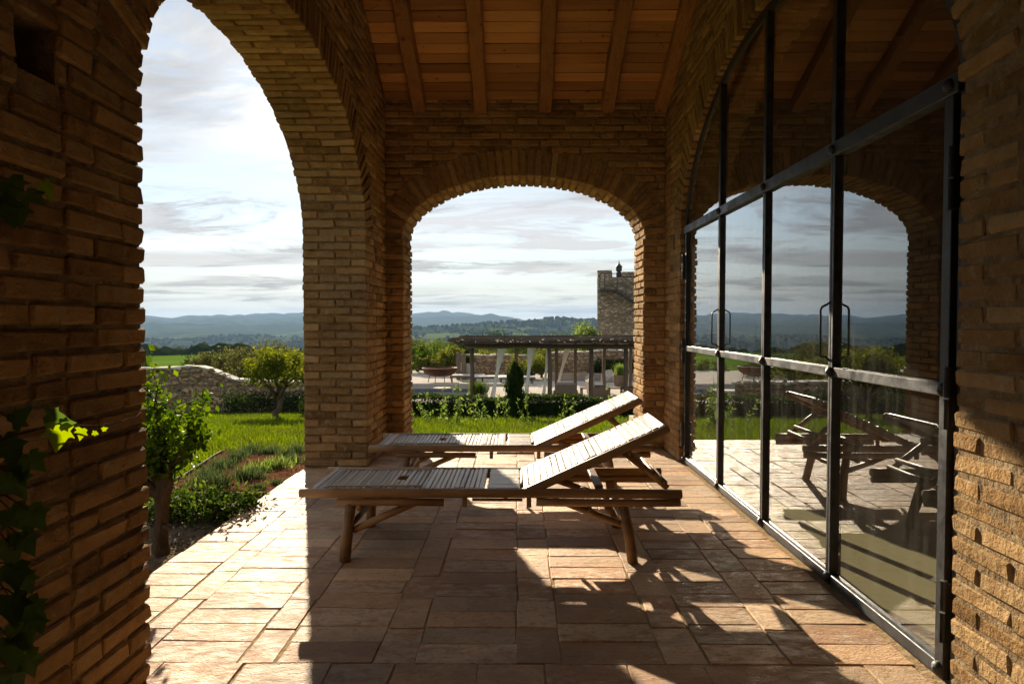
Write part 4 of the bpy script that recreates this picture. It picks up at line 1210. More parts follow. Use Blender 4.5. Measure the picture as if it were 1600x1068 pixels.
# --- rubble garden wall on the left, with a pale broken top
def stone_wall(name, label, A, B, zb, ztop, th, size, mat_limit=300, coping=True, seed=1, back=True):
    r = np.random.default_rng(seed); A, B = np.array(A, float), np.array(B, float); L = np.linalg.norm(B - A); U = (B - A) / L; Nn = np.array((U[1], -U[0]))   # towards the camera side
    if Nn[1] > 0: Nn = -Nn
    root = thing(name, (0, 0, 0), label, 'wall'); n = max(8, int(L / .4)); V = []; Fc = []
    for i in range(n + 1):
        u = L * i / n; p = A + U * u; zt_ = ztop(u) - .05
        b_ = zb(p[0], p[1])
        for (w, z) in ((-.03, b_ - .4), (-.03, zt_), (-th, zt_), (-th, b_ - .4)): V.append((p[0] + Nn[0] * w, p[1] + Nn[1] * w, z))
    for i in range(n):
        for k in range(4): k2 = (k + 1) % 4; Fc.append((i * 4 + k, i * 4 + k2, (i + 1) * 4 + k2, (i + 1) * 4 + k))
    Fc += [(0, 1, 2, 3), tuple(n * 4 + k for k in (3, 2, 1, 0))]
    link('core', mesh('core', V, Fc), 'rubble_mortar', root)
    pc = Pieces(size * .26, size * .10, 9)
    z = 0.0; zmax = max(ztop(u) - zb(*(A + U * u)) for u in np.linspace(0, L, 30))
    while z < zmax:
        hh = size * r.uniform(.6, 1.05); u = r.uniform(-.3, 0) * size
        while u < L:
            w = size * r.uniform(.6, 1.5); um = u + w / 2
            if 0 <= um <= L:
                p = A + U * um; zz = zb(p[0], p[1]) + z
                if zz + hh * .6 < ztop(um):
                    c = (p[0] + Nn[0] * r.normal(-.05, .02), p[1] + Nn[1] * r.normal(-.05, .02), zz + hh / 2 + r.normal(0, size * .08))
                    M = frame((U[0], U[1], 0), (Nn[0], Nn[1], 0), (0, 0, 1), c)
                    if M.to_3x3().determinant() < 0: M = frame((U[0], U[1], 0), (-Nn[0], -Nn[1], 0), (0, 0, 1), c)
                    pc.add((w * .95, .16, hh * r.uniform(.85, 1.1)), M @ Matrix.Rotation(r.normal(0, .07), 4, 'Y'))
            u += w
        z += hh * .92
    pc.build('stone', 'stonework', 'rubble_stone', root, mat_limit)
    if coping:
        mbx = MB(); u = 0.0
        while u < L:
            w = r.uniform(.25, .55); um = min(u + w / 2, L); p = A + U * um; q = ztop(um)
            sl = (ztop(um + .1) - ztop(um - .1)) / .2
            Vb, Fb = chamfer_box((w * .98, th + .08, .09), .02, .012, int(u * 100) + seed)
            Mx = frame((U[0], U[1], 0), (-Nn[0], -Nn[1], 0), (0, 0, 1), (p[0] - Nn[0] * th / 2, p[1] - Nn[1] * th / 2, q - .02)) @ Matrix.Rotation(-math.atan(sl), 4, 'Y')
            mbx.add([tuple(Mx @ Vector(v)) for v in Vb], Fb); u += w
        mbx.out('coping', 'pale_coping', root)
    return root


WL = 25.6
def wl_top(u):
    x = -15.5 + u; px = VPX + F * x / WL
    return float(np.interp(px, [150, 220, 275, 285, 310, 325, 345, 362, 400, 480, 560], [-.48, -.47, -.44, -.40, -.41, -.52, -.70, -.88, -.95, -1.0, -1.0]))
stone_wall('rubble_wall', 'old rubble stone wall with pale broken top at the foot of the lawn', (-15.5, WL), (-5.2, WL), lambda x, y: float(gz(x, y)), wl_top, .45, .23, 300, True, 3)

# --- trees of the garden on the left
x, y, z = gpt(432, 656)
tree('garden_tree', 'small yellow-green tree with short trunk on the lawn before the rubble wall', (x, y, z), 2.12, 2.15, .72, 5200, .085, 'leaf_garden', tr=.085, seed=61, clumps=46, gap=.115)
for k, (px, d, yt, w, mt, nl, lab) in enumerate([
        (340, 36, 544, 2.5, 'leaf_olive', 3600, 'greyish olive tree behind the rubble wall where its top steps down'), (392, 33, 540, 2.7, 'leaf_olive', 3800, 'greyish olive tree behind the garden tree, next to the stepped wall top'), (424, 40, 535, 2.9, 'leaf_olive', 3800, 'tallest olive tree, showing right above the garden tree'),
        (368, 45, 551, 3.0, 'leaf_mid', 2200, 'mid green tree between the olive trees behind the rubble wall'), (462, 35, 562, 2.6, 'leaf_yellow', 2200, 'yellow-green bushy tree behind the low end of the rubble wall'), (448, 56, 547, 3.2, 'leaf_dark', 1600, 'dark evergreen tree beyond the olive trees'),
        (500, 42, 560, 3.4, 'leaf_mid', 1500, 'mid green tree behind the brick pier beyond the wall'), (222, 60, 556, 1.8, 'leaf_dark', 1200, 'dark bush at the edge of the green field')]):
    X = (px - VPX) / F * d; zb_ = float(gz(X, d)) - .1; h = CAMZ + (VPY - yt) / F * d - zb_
    tree('orchard_tree', lab, (X, d, zb_), h, w, h * .28, nl, .13, mt, 'trees behind the rubble wall', .09, 70 + k, 34, gap=.13)
r_ = np.random.default_rng(77)                             # dark undergrowth at the foot of the wall
for k, (px, py, w) in enumerate([(395, 640, 1.1), (445, 640, 1.3), (475, 640, 1.2), (365, 642, .6)]):
    x, y, z = gpt(px, py + 6); root = thing('undergrowth_bush', (x, y, z), 'dark low bush in the shade at the foot of the rubble wall', 'bush', 'dark bushes along the rubble wall')
    P = r_.normal(0, 1, (900, 3)) * (w * .4, .25, .22) + (0, 0, .38); P = P[P[:, 2] > 0]
    leaf_cloud('foliage', P, .10, 'leaf_dark', root, seed=500 + k)
    mb = MB(); [limb(mb, (0, 0, -.05), (r_.normal(0, w * .3), r_.normal(0, .2), .4), .02, .006, r_, 3, .05, 5) for _ in range(5)]; mb.out('stem', 'bark', root)

# ------------------------------------------------------------------ beyond the end arch
ZD = -2.08                                                # level of the pool terrace
def deck_pt(px, py, z=ZD):
    d = (CAMZ - z) * F / (py - VPY); return Vector(((px - VPX) / F * d, d, z))

PX0, PX1, PY0, PY1 = -17.0, -1.4, 31.0, 35.6              # pool
mb = MB(); z0, z1 = ZD - .9, ZD
for lo, hi in (((-26, 25.9, z0), (17, PY0, z1)), ((-26, PY1, z0), (17, 47, z1)), ((-26, PY0, z0), (PX0, PY1, z1)), ((PX1, PY0, z0), (17, PY1, z1))): mb.box(lo, hi)
deck = mb.out('pool_terrace', 'deck_stone', kind='structure')
mb = MB(); mb.box((PX0, PY0, ZD - 1.4), (PX1, PY1, ZD - .22)); mb.out('pool_water', 'pool_water', kind='structure')
mb = MB(); mb.box((PX0 + .01, PY1 - .03, ZD - .30), (PX1 - .01, PY1 - .001, ZD - .13)); mb.out('pool_waterline', 'pool_tile', kind='structure')
# raised stone strip on the far side of the pool
mb = MB(); mb.box((PX0 - 3, PY1 + .0, ZD + .001), (PX1 + .6, PY1 + .6, ZD + .14), .02); o = mb.out('pool_step', 'deck_stone'); tag(o, 'pale raised stone step along the far side of the pool', 'step')

# rubble walls round the terrace
stone_wall('terrace_wall', 'brown rubble wall closing the pool terrace, left of the broad bush', (-3.4, 41.0), (0.6, 41.4), lambda x, y: ZD, lambda u: -.72 + .02 * math.sin(u * 3), .45, .27, 160, True, 5)
stone_wall('terrace_wall', 'brown rubble wall behind the pergola, below the tower', (2.0, 40.0), (9.0, 40.0), lambda x, y: ZD, lambda u: -.55 + .16 * min(u / 3, 1) + .03 * math.sin(u * 2.3), .45, .27, 160, True, 6)
mb = MB(); mb.box((2.0, 38.9, ZD), (9, 39.3, ZD + .42), .03); o = mb.out('garden_bench_wall', 'terracotta_pot'); tag(o, 'low pale bench wall in front of the rubble wall behind the pergola', 'wall')
for dx, hh_, lab in ((0, 1.58, 'taller weathered timber post at the end of the terrace wall'), (.30, 1.5, 'shorter weathered timber post against the terrace wall, beside the cream pot')):
    mb = MB(); mb.box((-.13, -.14, 0), (.13, .14, hh_), .02, .008, 4); o = mb.out('timber_gatepost', 'pergola_wood'); o.location = (-3.4 + dx, 39.6, ZD); tag(o, lab, 'post', 'timber posts of the terrace gate')

# pergola
perg = thing('pergola', (1.5, 29, ZD), 'weathered timber pergola with flat cane roof beside the pool', 'pergola')
HT = 2.38
def pw(v): return (v[0] - 1.5, v[1] - 29, v[2] - ZD)
front = [(738, 27.4), (859, 26.8), (924, 27.2), (978, 27.4), (1030, 27.4)]
backr = [(807, 32.0), (869, 31.0), (899, 32.5), (944, 32.5), (985, 32.0)]
for k, (px, d) in enumerate(front + backr):
    X = (px - VPX) / F * d; mb = MB(); r_ = np.random.default_rng(600 + k); rp = .092 if k < 5 else .085
    pts = [pw((X + r_.normal(0, .015), d, ZD - .02 + HT * t_)) for t_ in np.linspace(0, 1, 6)]
    mb.tube(pts, [rp * q for q in (1.1, 1.0, .97, 1.0, .94, .92)], 10); mb.out('post', 'pergola_wood', perg, True)
for ya, r0 in ((27.2, .095), (32.2, .09)):
    mb = MB(); r_ = np.random.default_rng(int(ya)); mb.tube([pw((x, ya + r_.normal(0, .02), ZD + HT + .02 + r_.normal(0, .012))) for x in np.linspace(-2.1, 7.5, 12)], r0, 9); mb.out('beam', 'pergola_wood', perg, True)
for k, xx in enumerate(np.linspace(-2.0, 7.3, 12)):
    mb = MB(); r_ = np.random.default_rng(640 + k); mb.tube([pw((xx + r_.normal(0, .04), yv, ZD + HT + .16 + r_.normal(0, .012))) for yv in np.linspace(26.6, 32.8, 6)], .055, 8); mb.out('joist', 'pergola_wood', perg, True)
r_ = np.random.default_rng(8); VV = []; FF = []            # canes laid over the joists
for yv in np.arange(26.5, 32.9, .045):
    for (xa, xb) in ((-2.55 + r_.uniform(-.22, .2), 2.6 + r_.uniform(-.3, .3)), (2.4 + r_.uniform(-.3, .3), 7.9 + r_.uniform(-.2, .2))):
        zz = ZD + HT + .225 + r_.normal(0, .03); v_, f_ = tube([pw((xa, yv + r_.normal(0, .01), zz + r_.normal(0, .02))), pw(((xa + xb) / 2, yv, zz + .01)), pw((xb, yv + r_.normal(0, .01), zz + r_.normal(0, .02)))], .024, 5)
        n_ = len(VV); VV += [tuple(q) for q in v_]; FF += [tuple(i + n_ for i in f) for f in f_]
for k in range(150):                                       # ragged twig ends along the near edge
    xx = r_.uniform(-2.5, 7.8); zz = ZD + HT + .25 + r_.normal(0, .02); l_ = r_.uniform(.05, .4)
    v_, f_ = tube([pw((xx, 27.0, zz)), pw((xx + r_.normal(0, .12), 26.48 - l_, zz + r_.normal(-.02, .05)))], r_.uniform(.008, .018), 4); n_ = len(VV); VV += [tuple(q) for q in v_]; FF += [tuple(i + n_ for i in f) for f in f_]
link('cane_roof', mesh('cane_roof', VV, FF), 'cane_roof', perg, None, 'stuff')


def curtain(px_t, px_b, d, wt, label, yb=636, top=.30):
    xt = (px_t - VPX) / F * d; xb = (px_b - VPX) / F * d
    root = None; n = 14; seg = 26; V = []; Fc = []; r = np.random.default_rng(px_t)
    zt_, zb_ = ZD + HT - .05, ZD + .04
    for i in range(n + 1):
        t_ = i / n; z = zt_ + (zb_ - zt_) * t_; cx = xt + (xb - xt) * t_ ** .9
        w = wt * float(np.interp(t_, [0, .12, .35, .6, .9, 1], [1, .8, .42, .38, .62, .66]))
        for k in range(seg):
            a_ = 2 * math.pi * k / seg; rad = 1 + .18 * math.sin(a_ * 5 + i * .15) + .08 * math.sin(a_ * 9 + 1)
            V.append((cx + math.cos(a_) * w * .5 * rad, d + math.sin(a_) * w * .22 * rad, z))
    for i in range(n):
        for k in range(seg): k2 = (k + 1) % seg; Fc.append((i * seg + k, i * seg + k2, (i + 1) * seg + k2, (i + 1) * seg + k))
    Fc += [tuple(range(seg)), tuple(n * seg + k for k in range(seg - 1, -1, -1))]
    o = link('curtain', mesh('curtain', V, Fc), 'linen', None, None, None, True); tag(o, label, 'curtain', 'curtains of the pergola')


curtain(785, 767, 27.3, .30, 'pale tied curtain hanging beside the corner post of the pergola with the potted plant')
curtain(831, 820, 27.2, .30, 'pale tied curtain behind the small cypress in the pergola')
curtain(858, 848, 28.0, .22, 'narrow pale curtain slanting behind the middle pergola post')
curtain(889, 866, 29.5, .26, 'long slanting pale curtain next to the armchair back in the pergola')

# furniture of the pergola
def rbox(mbx, lo, hi, b=.04): mbx.box(lo, hi, b)
def armchair(loc, rz, label, back_h=.78):
    root = thing('lounge_armchair', loc, label, 'armchair', 'armchairs under the pergola', rz)
    mb = MB(); mb.box((-.42, -.40, .14), (.42, .40, .32), .03); mb.out('base', 'wicker', root)
    mb = MB(); mb.box((-.40, -.38, .325), (.40, .30, .47), .05); mb.out('seat_cushion', 'cushion', root)
    mb = MB(); V, Fc = chamfer_box((.80, .17, .55), .06); Mx = Matrix.Translation((0, .33, .62)) @ Matrix.Rotation(-.16, 4, 'X'); mb.add([tuple(Mx @ Vector(v)) for v in V], Fc); mb.out('back_cushion', 'cushion', root)
    mb = MB(); V, Fc = chamfer_box((.90, .07, .60), .03); Mx = Matrix.Translation((0, .45, .52)) @ Matrix.Rotation(-.16, 4, 'X'); mb.add([tuple(Mx @ Vector(v)) for v in V], Fc); mb.out('back_frame', 'wicker', root)
    for s in (-1, 1):
        mb = MB(); mb.box((s * .465 - .04, -.40, .14), (s * .465 + .04, .40, .58), .03); mb.out('arm', 'wicker', root)
        for yy in (-.35, .35): mb = MB(); mb.box((s * .42 - .025, yy - .025, 0), (s * .42 + .025, yy + .025, .15), .005); mb.out('leg', 'wicker', root)
    return root


armchair((1.95, 28.2, ZD), R(185), 'grey cushioned armchair with its back to the hedge, under the pergola')
armchair((3.55, 29.6, ZD), R(95), 'armchair with pale side cushion facing the low table, under the pergola')
armchair((4.95, 29.2, ZD), R(-80), 'grey armchair beside the last pergola post near the brick jamb')
tb = thing('low_table', (3.9, 30.7, ZD), 'low dark table with pale slatted top between the armchairs', 'table')
mb = MB(); mb.box((-1.1, -.4, .38), (1.1, .4, .43), .01); mb.out('table_top', 'pergola_wood', tb)
for sx in (-1, 1):
    for sy in (-.33, .33): mb = MB(); mb.box((sx * 1.0 - .03, sy - .03, 0), (sx * 1.0 + .03, sy + .03, .38)); mb.out('leg', 'pergola_wood', tb)
sf = thing('low_sofa', (0.65, 27.75, ZD), 'long low grey daybed with flat cushion along the hedge side of the pergola', 'daybed')
mb = MB(); mb.box((-1.25, -.45, .05), (1.25, .45, .26), .04); mb.out('base', 'wicker', sf)
mb = MB(); mb.box((-1.22, -.43, .262), (1.22, .43, .40), .05); mb.out('cushion', 'cushion', sf)


def pool_lounger(loc, rz, label, back=0.0):
    root = thing('pool_lounger', loc, label, 'sun lounger', 'pale sun loungers round the pool', rz)
    mb = MB(); mb.box((-1.0, -.34, .30), (1.0, .34, .35), .01); mb.out('frame', 'pergola_wood', root)
    mb = MB(); mb.box((-.98, -.32, .352), (.35 if back else .98, .32, .43), .03); mb.out('mattress', 'linen', root)
    if back:
        mb = MB(); V, Fc = chamfer_box((.66, .64, .08), .03); Mx = Matrix.Translation((.62, 0, .50)) @ Matrix.Rotation(-back, 4, 'Y'); mb.add([tuple(Mx @ Vector(v)) for v in V], Fc); mb.out('back_cushion', 'linen', root)
    for sx in (-.85, .85):
        for sy in (-.28, .28): mb = MB(); mb.box((sx - .025, sy - .025, 0), (sx + .025, sy + .025, .30)); mb.out('leg', 'pergola_wood', root)
    return root


for (px, py, rz, lab, bk) in [(685, 597, 8, 'pale sun lounger on the far terrace nearest the timber gatepost', 0), (722, 599, 8, 'pale sun lounger on the far terrace in the middle of the row of three', 0), (762, 600, 8, 'pale sun lounger on the far terrace behind the small cypress', 0)]:
    p = deck_pt(px + 45, py); pool_lounger(p, R(rz), lab, bk)
p = deck_pt(652, 634); pool_lounger((p.x - .2, p.y, ZD), R(5), 'pale bench lounger between the hedge and the pool, beside the brick jamb')
for (X, Y, rz, lab) in [(-8.2, 29.4, 200, 'pale sun lounger with raised back midway along the hedge side of the pool'), (-10.4, 29.2, 200, 'pale sun lounger with raised back farther along the hedge side of the pool'), (-6.3, 29.5, 200, 'pale sun lounger with raised back near the brick pier side of the pool')]:
    pool_lounger((X, Y, ZD), R(rz), lab, .6)


def fire_bowl(loc, label, r0=.95):
    root = thing('fire_bowl', loc, label, 'fire bowl', 'rusty fire bowls by the pool')
    mb = MB(); mb.lathe([(.30 * r0, .42), (.62 * r0, .46), (.90 * r0, .62), (1.0 * r0, .86), (1.03 * r0, .88), (.98 * r0, .90), (.86 * r0, .72), (.5 * r0, .55), (.02, .52)], 28); mb.out('bowl', 'corten', root, True)
    for k in range(4):
        a_ = k * math.pi / 2 + .5; mb = MB(); mb.tube([(math.cos(a_) * .62 * r0, math.sin(a_) * .62 * r0, .50), (math.cos(a_) * .74 * r0, math.sin(a_) * .74 * r0, 0)], .022, 6); mb.out('leg', 'corten', root)


p = deck_pt(687, 600); fire_bowl((p.x, p.y, ZD), 'wide rust-brown fire bowl on thin legs beyond the pool')
fire_bowl((-10.0, 37.6, ZD), 'rust-brown fire bowl on thin legs on the far terrace, reflected in the doors')
# small table by the pool
p = deck_pt(691, 621); st_ = thing('side_table', (p.x, p.y, ZD), 'small dark round table on one foot between hedge and pool', 'table')
mb = MB(); mb.lathe([(.40, .40), (.42, .42), (.40, .44)], 20); mb.out('table_top', 'wicker', st_); mb = MB(); mb.lathe([(.18, 0), (.16, .03), (.05, .06), (.05, .39)], 14); mb.out('foot', 'wicker', st_)


def pot_plant(loc, label, r0, h, ph, mat, pot='terracotta_pot', seed=1):
    root = thing('potted_plant', loc, label, 'potted plant'); r = np.random.default_rng(seed)
    mb = MB(); mb.lathe([(r0 * .72, 0), (r0 * .98, h * .55), (r0, h * .9), (r0 * 1.06, h), (r0 * .94, h), (r0 * .9, h * .92), (.01, h * .9)], 20); mb.out('pot', pot, root, True)
    P = np.stack([r.normal(0, r0 * .35, 500), r.normal(0, r0 * .35, 500), h * .9 + r.uniform(0, ph * .3, 500)], 1); V, Q = blades(P, ph * .9, .022, .7, r); link('foliage', mesh_np('foliage', V, Q), mat, root)


p = deck_pt(746, 633); pot_plant((p.x, p.y, ZD), 'round clay pot with bushy green grass at the corner post of the pergola', .42, .45, .48, 'leaf_mid', seed=3)
p = deck_pt(731, 592); pot_plant((p.x, p.y, ZD), 'tall cream pot with dark plant beside the timber gatepost', .42, .95, .5, 'leaf_hedge', 'pot_cream', seed=4)
p = deck_pt(968, 603); pot_plant((p.x, p.y - .2, ZD), 'dark pot with bright green plant near the end of the bench wall', .36, .62, .5, 'leaf_weed', 'wicker', seed=5)
for k, (px, d, s_) in enumerate([(952, 38.0, .55), (922, 38.3, .3)]):
    V, Fc = chamfer_box((s_ * 1.6, s_, s_ * 1.3), s_ * .3, s_ * .1, 40 + k); o = link('boulder', mesh('boulder', [(v[0], v[1], v[2] + s_ * .55) for v in V], Fc), 'pale_coping'); o.location = ((px - VPX) / F * d, d, ZD + .42 if k == 9 else ZD)
    tag(o, ['large pale boulder in the planting behind the pergola', 'small pale boulder in the planting behind the pergola'][k], 'boulder')

# tower with outside stair
xa = (933 - VPX) / F * 45.0
TW = thing('stone_tower', (xa, 45, -3), 'square rubble stone tower with an outside steel stair and railing', 'tower', rz=R(-9))
def m_towerstone():
    m = bpy.data.materials.new('tower_stone'); m.use_nodes = True; t = NT(m.node_tree); tc = t.n('ShaderNodeTexCoord')
    wv = t.n('ShaderNodeTexNoise', inp={'Vector': tc.outputs['Object'], 'Scale': 2.5, 'Detail': 4.0}).outputs['Color']
    v = t.vmath('ADD', t.vmath('MULTIPLY', tc.outputs['Object'], (1, 1, 1.7)), t.n('ShaderNodeVectorMath', operation='SCALE', inp={0: wv, 3: .35}).outputs[0])
    vo = t.n('ShaderNodeTexVoronoi', inp={'Vector': v, 'Scale': 3.4}); ve = t.n('ShaderNodeTexVoronoi', feature='DISTANCE_TO_EDGE', inp={'Vector': v, 'Scale': 3.4}).outputs[0]
    col = t.ramp(t.n('ShaderNodeSeparateXYZ', inp={0: vo.outputs['Color']}).outputs[0], [(0, (.19, .15, .105)), (.4, (.32, .26, .18)), (.75, (.42, .34, .24)), (1, (.50, .42, .31))])
    col = t.mix(t.maprange(ve, .02, .09, 1, 0), col, (.26, .21, .15))
    bp = t.n('ShaderNodeBump', inp={'Strength': .9, 'Distance': .08, 'Height': t.maprange(ve, 0, .15, 0, 1)})
    b = t.n('ShaderNodeBsdfPrincipled', inp={'Base Color': col, 'Roughness': .95, 'Specular IOR Level': .1, 'Normal': bp.outputs[0]}); t.n('ShaderNodeOutputMaterial', inp={0: b.outputs[0]}); MATS['tower_stone'] = m
m_towerstone()
def loc_(o): o.data.transform(Matrix.Translation((-xa, -45, 3))); return o
ztw = CAMZ + (VPY - 422.5) / F * 45
mb = MB(); mb.box((xa, 45, -4), (xa + 5.2, 50.2, ztw - .45), .06, .02, 3); loc_(mb.out('wall', 'tower_stone', TW))
mb = MB(); mb.box((xa - .003, 45 - .003, ztw - .45), (xa + .95, 45.45, ztw), .03, .01, 3); loc_(mb.out('merlon', 'tower_stone', TW))
mb = MB(); mb.box((xa + 1.55, 45 - .003, ztw - .45), (xa + 5.2, 45.45, ztw - .13), .03, .01, 4); loc_(mb.out('parapet', 'tower_stone', TW))
mb = MB(); mb.box((xa - .003, 45.45, ztw - .45), (xa + .45, 50.2, ztw - .1), .03, .01, 4); loc_(mb.out('parapet', 'tower_stone', TW))
def T45(px, py, d=44.4): return ((px - VPX) / F * d, d, CAMZ + (VPY - py) / F * d)
lx, _, lz = T45(939, 452); rx, _, _ = T45(967, 452)
mb = MB(); mb.box((lx, 44.0, lz - .12), (rx, 44.98, lz), .01); loc_(mb.out('landing', 'iron', TW))
mb = MB()                                                 # flight of steps going down to the right
for k in range(14):
    x_ = rx + k * .26; z_ = lz - .17 * (k + 1); mb.box((x_, 44.0, z_ - .04), (x_ + .28, 44.98, z_)); 
loc_(mb.out('stair', 'iron', TW))
for yy in (44.0, 44.95):
    mb = MB(); mb.add(*chamfer_box((.01, .01, .01))); mb = MB(); mb.tube([(rx - .1, yy, lz - .12), (rx + 14 * .26, yy, lz - .12 - 14 * .17)], .09, 6); loc_(mb.out('stringer', 'iron', TW))
mb = MB()
for xx in (lx + .02, lx + .33, rx - .04): mb.tube([(xx, 44.02, lz), (xx, 44.02, lz + .98)], .028, 6)
mb.tube([(lx, 44.02, lz + .98), (rx, 44.02, lz + .98)], .026, 6); mb.tube([(lx + .02, 44.02, lz + .98), (lx + .02, 44.95, lz + .98)], .026, 6)
for hh in (.98, .5): mb.tube([(rx - .04, 44.02, lz + hh), (rx + 14 * .26, 44.02, lz + hh - 14 * .17)], .022, 6)
for k in range(2, 14, 3): mb.tube([(rx + k * .26, 44.02, lz - .17 * k - .05), (rx + k * .26, 44.02, lz - .17 * k + .98)], .018, 6)
loc_(mb.out('railing', 'iron', TW))
q = T45(966.5, 430, 45.3); ln = thing('tower_lantern', (q[0], q[1], ztw - .45), 'dark pointed lantern finial on top of the stone tower', 'lantern')
mb = MB(); mb.lathe([(.18, 0), (.18, .33), (.13, .36), (.13, .40), (.20, .42), (.20, .66), (.24, .70), (.15, .80), (.06, .90), (.03, 1.02), (.008, 1.14)], 10); mb.out('lantern_body', 'iron', ln)

# hedge
r_ = np.random.default_rng(12)
HX0, HX1, HY = -6.5, 6.5, 20.6
hd = thing('box_hedge', (-2, HY, float(gz(0, HY))), 'low clipped dark green box hedge between lawn and pool terrace', 'hedge')
def hz_(x): return .66 + .05 * np.sin(x * 1.7) + .03 * np.sin(x * 4.1 + 1)
n = 30000; X = r_.uniform(HX0, HX1, n); T = r_.uniform(0, 1, n)
face = r_.uniform(0, 1, n); hw = .38
Yv = np.where(face < .55, HY - hw + np.abs(r_.normal(0, .07, n)), np.where(face < .9, r_.uniform(HY - hw, HY + hw, n), HY + hw - np.abs(r_.normal(0, .07, n))))
Zv = np.where((face >= .55) & (face < .9), hz_(X) - np.abs(r_.normal(0, .05, n)) + .02, T * hz_(X))
P = np.stack([X + 2, Yv - HY, Zv + r_.normal(0, .012, n)], 1); leaf_cloud('foliage', P, .062, 'leaf_hedge', hd, seed=13, aspect=1.5)
mb = MB()
for xx in np.arange(HX0, HX1, .6): limb(mb, (xx + 2, 0, -.1), (xx + 2 + r_.normal(0, .1), r_.normal(0, .1), .5), .03, .012, r_, 3, .05, 5)
mb.out('stem', 'bark', hd)
mb = MB(); mb.box((HX0 + 2.2, -.24, -.2), (HX1 + 1.8, .24, .5)); mb.out('core', 'leaf_hedge', hd)

# small cypress and tall weeds in the grass
x, y = (805 - VPX) / F * 19.0, 19.0; z = float(gz(x, y))
cyp = thing('small_cypress', (x, y, z), 'small slim dark cypress standing before the hedge', 'cypress')
r_ = np.random.default_rng(14); n = 4200; t_ = r_.uniform(0, 1, n) ** .8; H_ = 1.62
rad = np.interp(t_, [0, .12, .5, .8, 1], [.12, .19, .25, .21, .05]) * np.sqrt(r_.uniform(.15, 1, n)); a_ = r_.uniform(0, 6.28, n); rad = rad * (1 + .22 * np.sin(a_ * 3 + t_ * 9) + .15 * np.sin(t_ * 31 + a_))
V, Q = blades(np.stack([rad * np.cos(a_), rad * np.sin(a_), .06 + t_ * (H_ - .14)], 1), .13, .022, .25, r_); link('foliage', mesh_np('foliage', V, Q), 'leaf_cypress', cyp)
mb = MB(); mb.tube([(0, 0, -.1), (0, 0, .6), (0, 0, 1.4)], [.035, .03, .01], 7); mb.out('trunk', 'bark', cyp)
for k, (px, d, h) in enumerate([(716, 15.5, 1.22), (690, 17.5, .95), (672, 17.5, .8), (745, 18, .72), (757, 17, .62), (775, 18.2, .78), (790, 17.5, .7), (822, 15.6, .92), (880, 18.5, .75), (657, 18.5, .7), (702, 16.8, .7), (733, 16.6, .7), (963, 15.0, 1.0), (648, 16.5, .6), (895, 17.5, .6)]):
    r_ = np.random.default_rng(700 + k); x = (px - VPX) / F * d; z = float(gz(x, d))
    root = thing('tall_weed', (x, d, z), 'tall thin leafy weed stalk in the grass before the hedge' if k else 'tallest bushy weed stalk in the grass before the hedge', 'weed', 'tall weeds before the hedge')
    mb = MB(); P = []
    for s_ in range(3 if k == 0 else 2):
        tx, ty = r_.normal(0, .10, 2); hh = h * (1 if s_ == 0 else r_.uniform(.5, .85)); pts = limb(mb, (r_.normal(0, .03), r_.normal(0, .03), -.05), (tx, ty, hh), .011, .003, r_, 5, .03, 5)
        for i in range(int(16 * hh / .5)):
            q = r_.uniform(.1, 1.0); j = min(int(q * 5), 4); b_ = pts[j] + (pts[j + 1] - pts[j]) * (q * 5 - j); P.append(b_ + r_.normal(0, .05 * (1.25 - q * .7), 3))
    mb.out('stem', 'leaf_weed', root); leaf_cloud('foliage', np.array(P), .105, 'leaf_weed', root, seed=720 + k, up=.4, aspect=2.6)

# trees and bushes beyond the terrace
bt = [(652, 46, 540, 2.6, 'leaf_mid', 'mid green tree with broad crown beyond the pool near the brick jamb'), (690, 50, 534, 3.2, 'leaf_mid', 'bright green tree with round crown beyond the fire bowl'), (640, 55, 530, 3.2, 'leaf_dark', 'dark green tree beyond the pool behind the brighter trees'),
      (706, 45, 540, 2.0, 'leaf_yellow', 'yellow-green loose bush next to the timber gatepost'), (676, 44, 556, 2.4, 'leaf_yellow', 'yellow-green low bush behind the fire bowl'), (730, 60, 523, 2.6, 'leaf_dark', 'dark round tree showing above the pergola near its corner'), (772, 66, 517, 4.0, 'leaf_dark', 'dark spreading tree showing above the middle of the cane roof'),
      (757, 52, 546, 4, 'leaf_yellow', 'yellow-green tree seen under the pergola roof behind the terrace wall'), (812, 58, 523, 3.0, 'leaf_mid', 'mid green tree showing just above the cane roof'), (845, 62, 524, 3.5, 'leaf_yellow', 'pale green tree showing above the cane roof towards the tower'), (880, 64, 521, 4, 'leaf_mid', 'round green tree between the pergola roof and the far hill'),
      (826, 39.5, 551, 2.6, 'leaf_yellow', 'broad sunlit bush filling the gap between the two terrace walls'), (846, 41, 556, 1.6, 'leaf_mid', 'mid green bush at the end of the wall under the pergola'), (914, 43.0, 503, 1.9, 'leaf_weed', 'bright leafy fig-like tree top before the tower'), (950, 39.6, 562, 2.0, 'leaf_dark', 'dark bush behind the bench wall by the pergola posts'), (985, 39.6, 560, 2.0, 'leaf_dark', 'dark bush behind the bench wall next to the brick jamb'),
      (716, 75, 529, 4.5, 'leaf_olive', 'greyish tree on the slope behind the round trees'), (660, 72, 529, 4, 'leaf_yellow', 'pale green tree on the slope beyond the pool'), (695, 90, 527, 4, 'leaf_dark', 'dark distant tree on the slope beyond the fire bowl'), (752, 80, 526, 4, 'leaf_mid', 'green distant tree between the two dark round trees')]
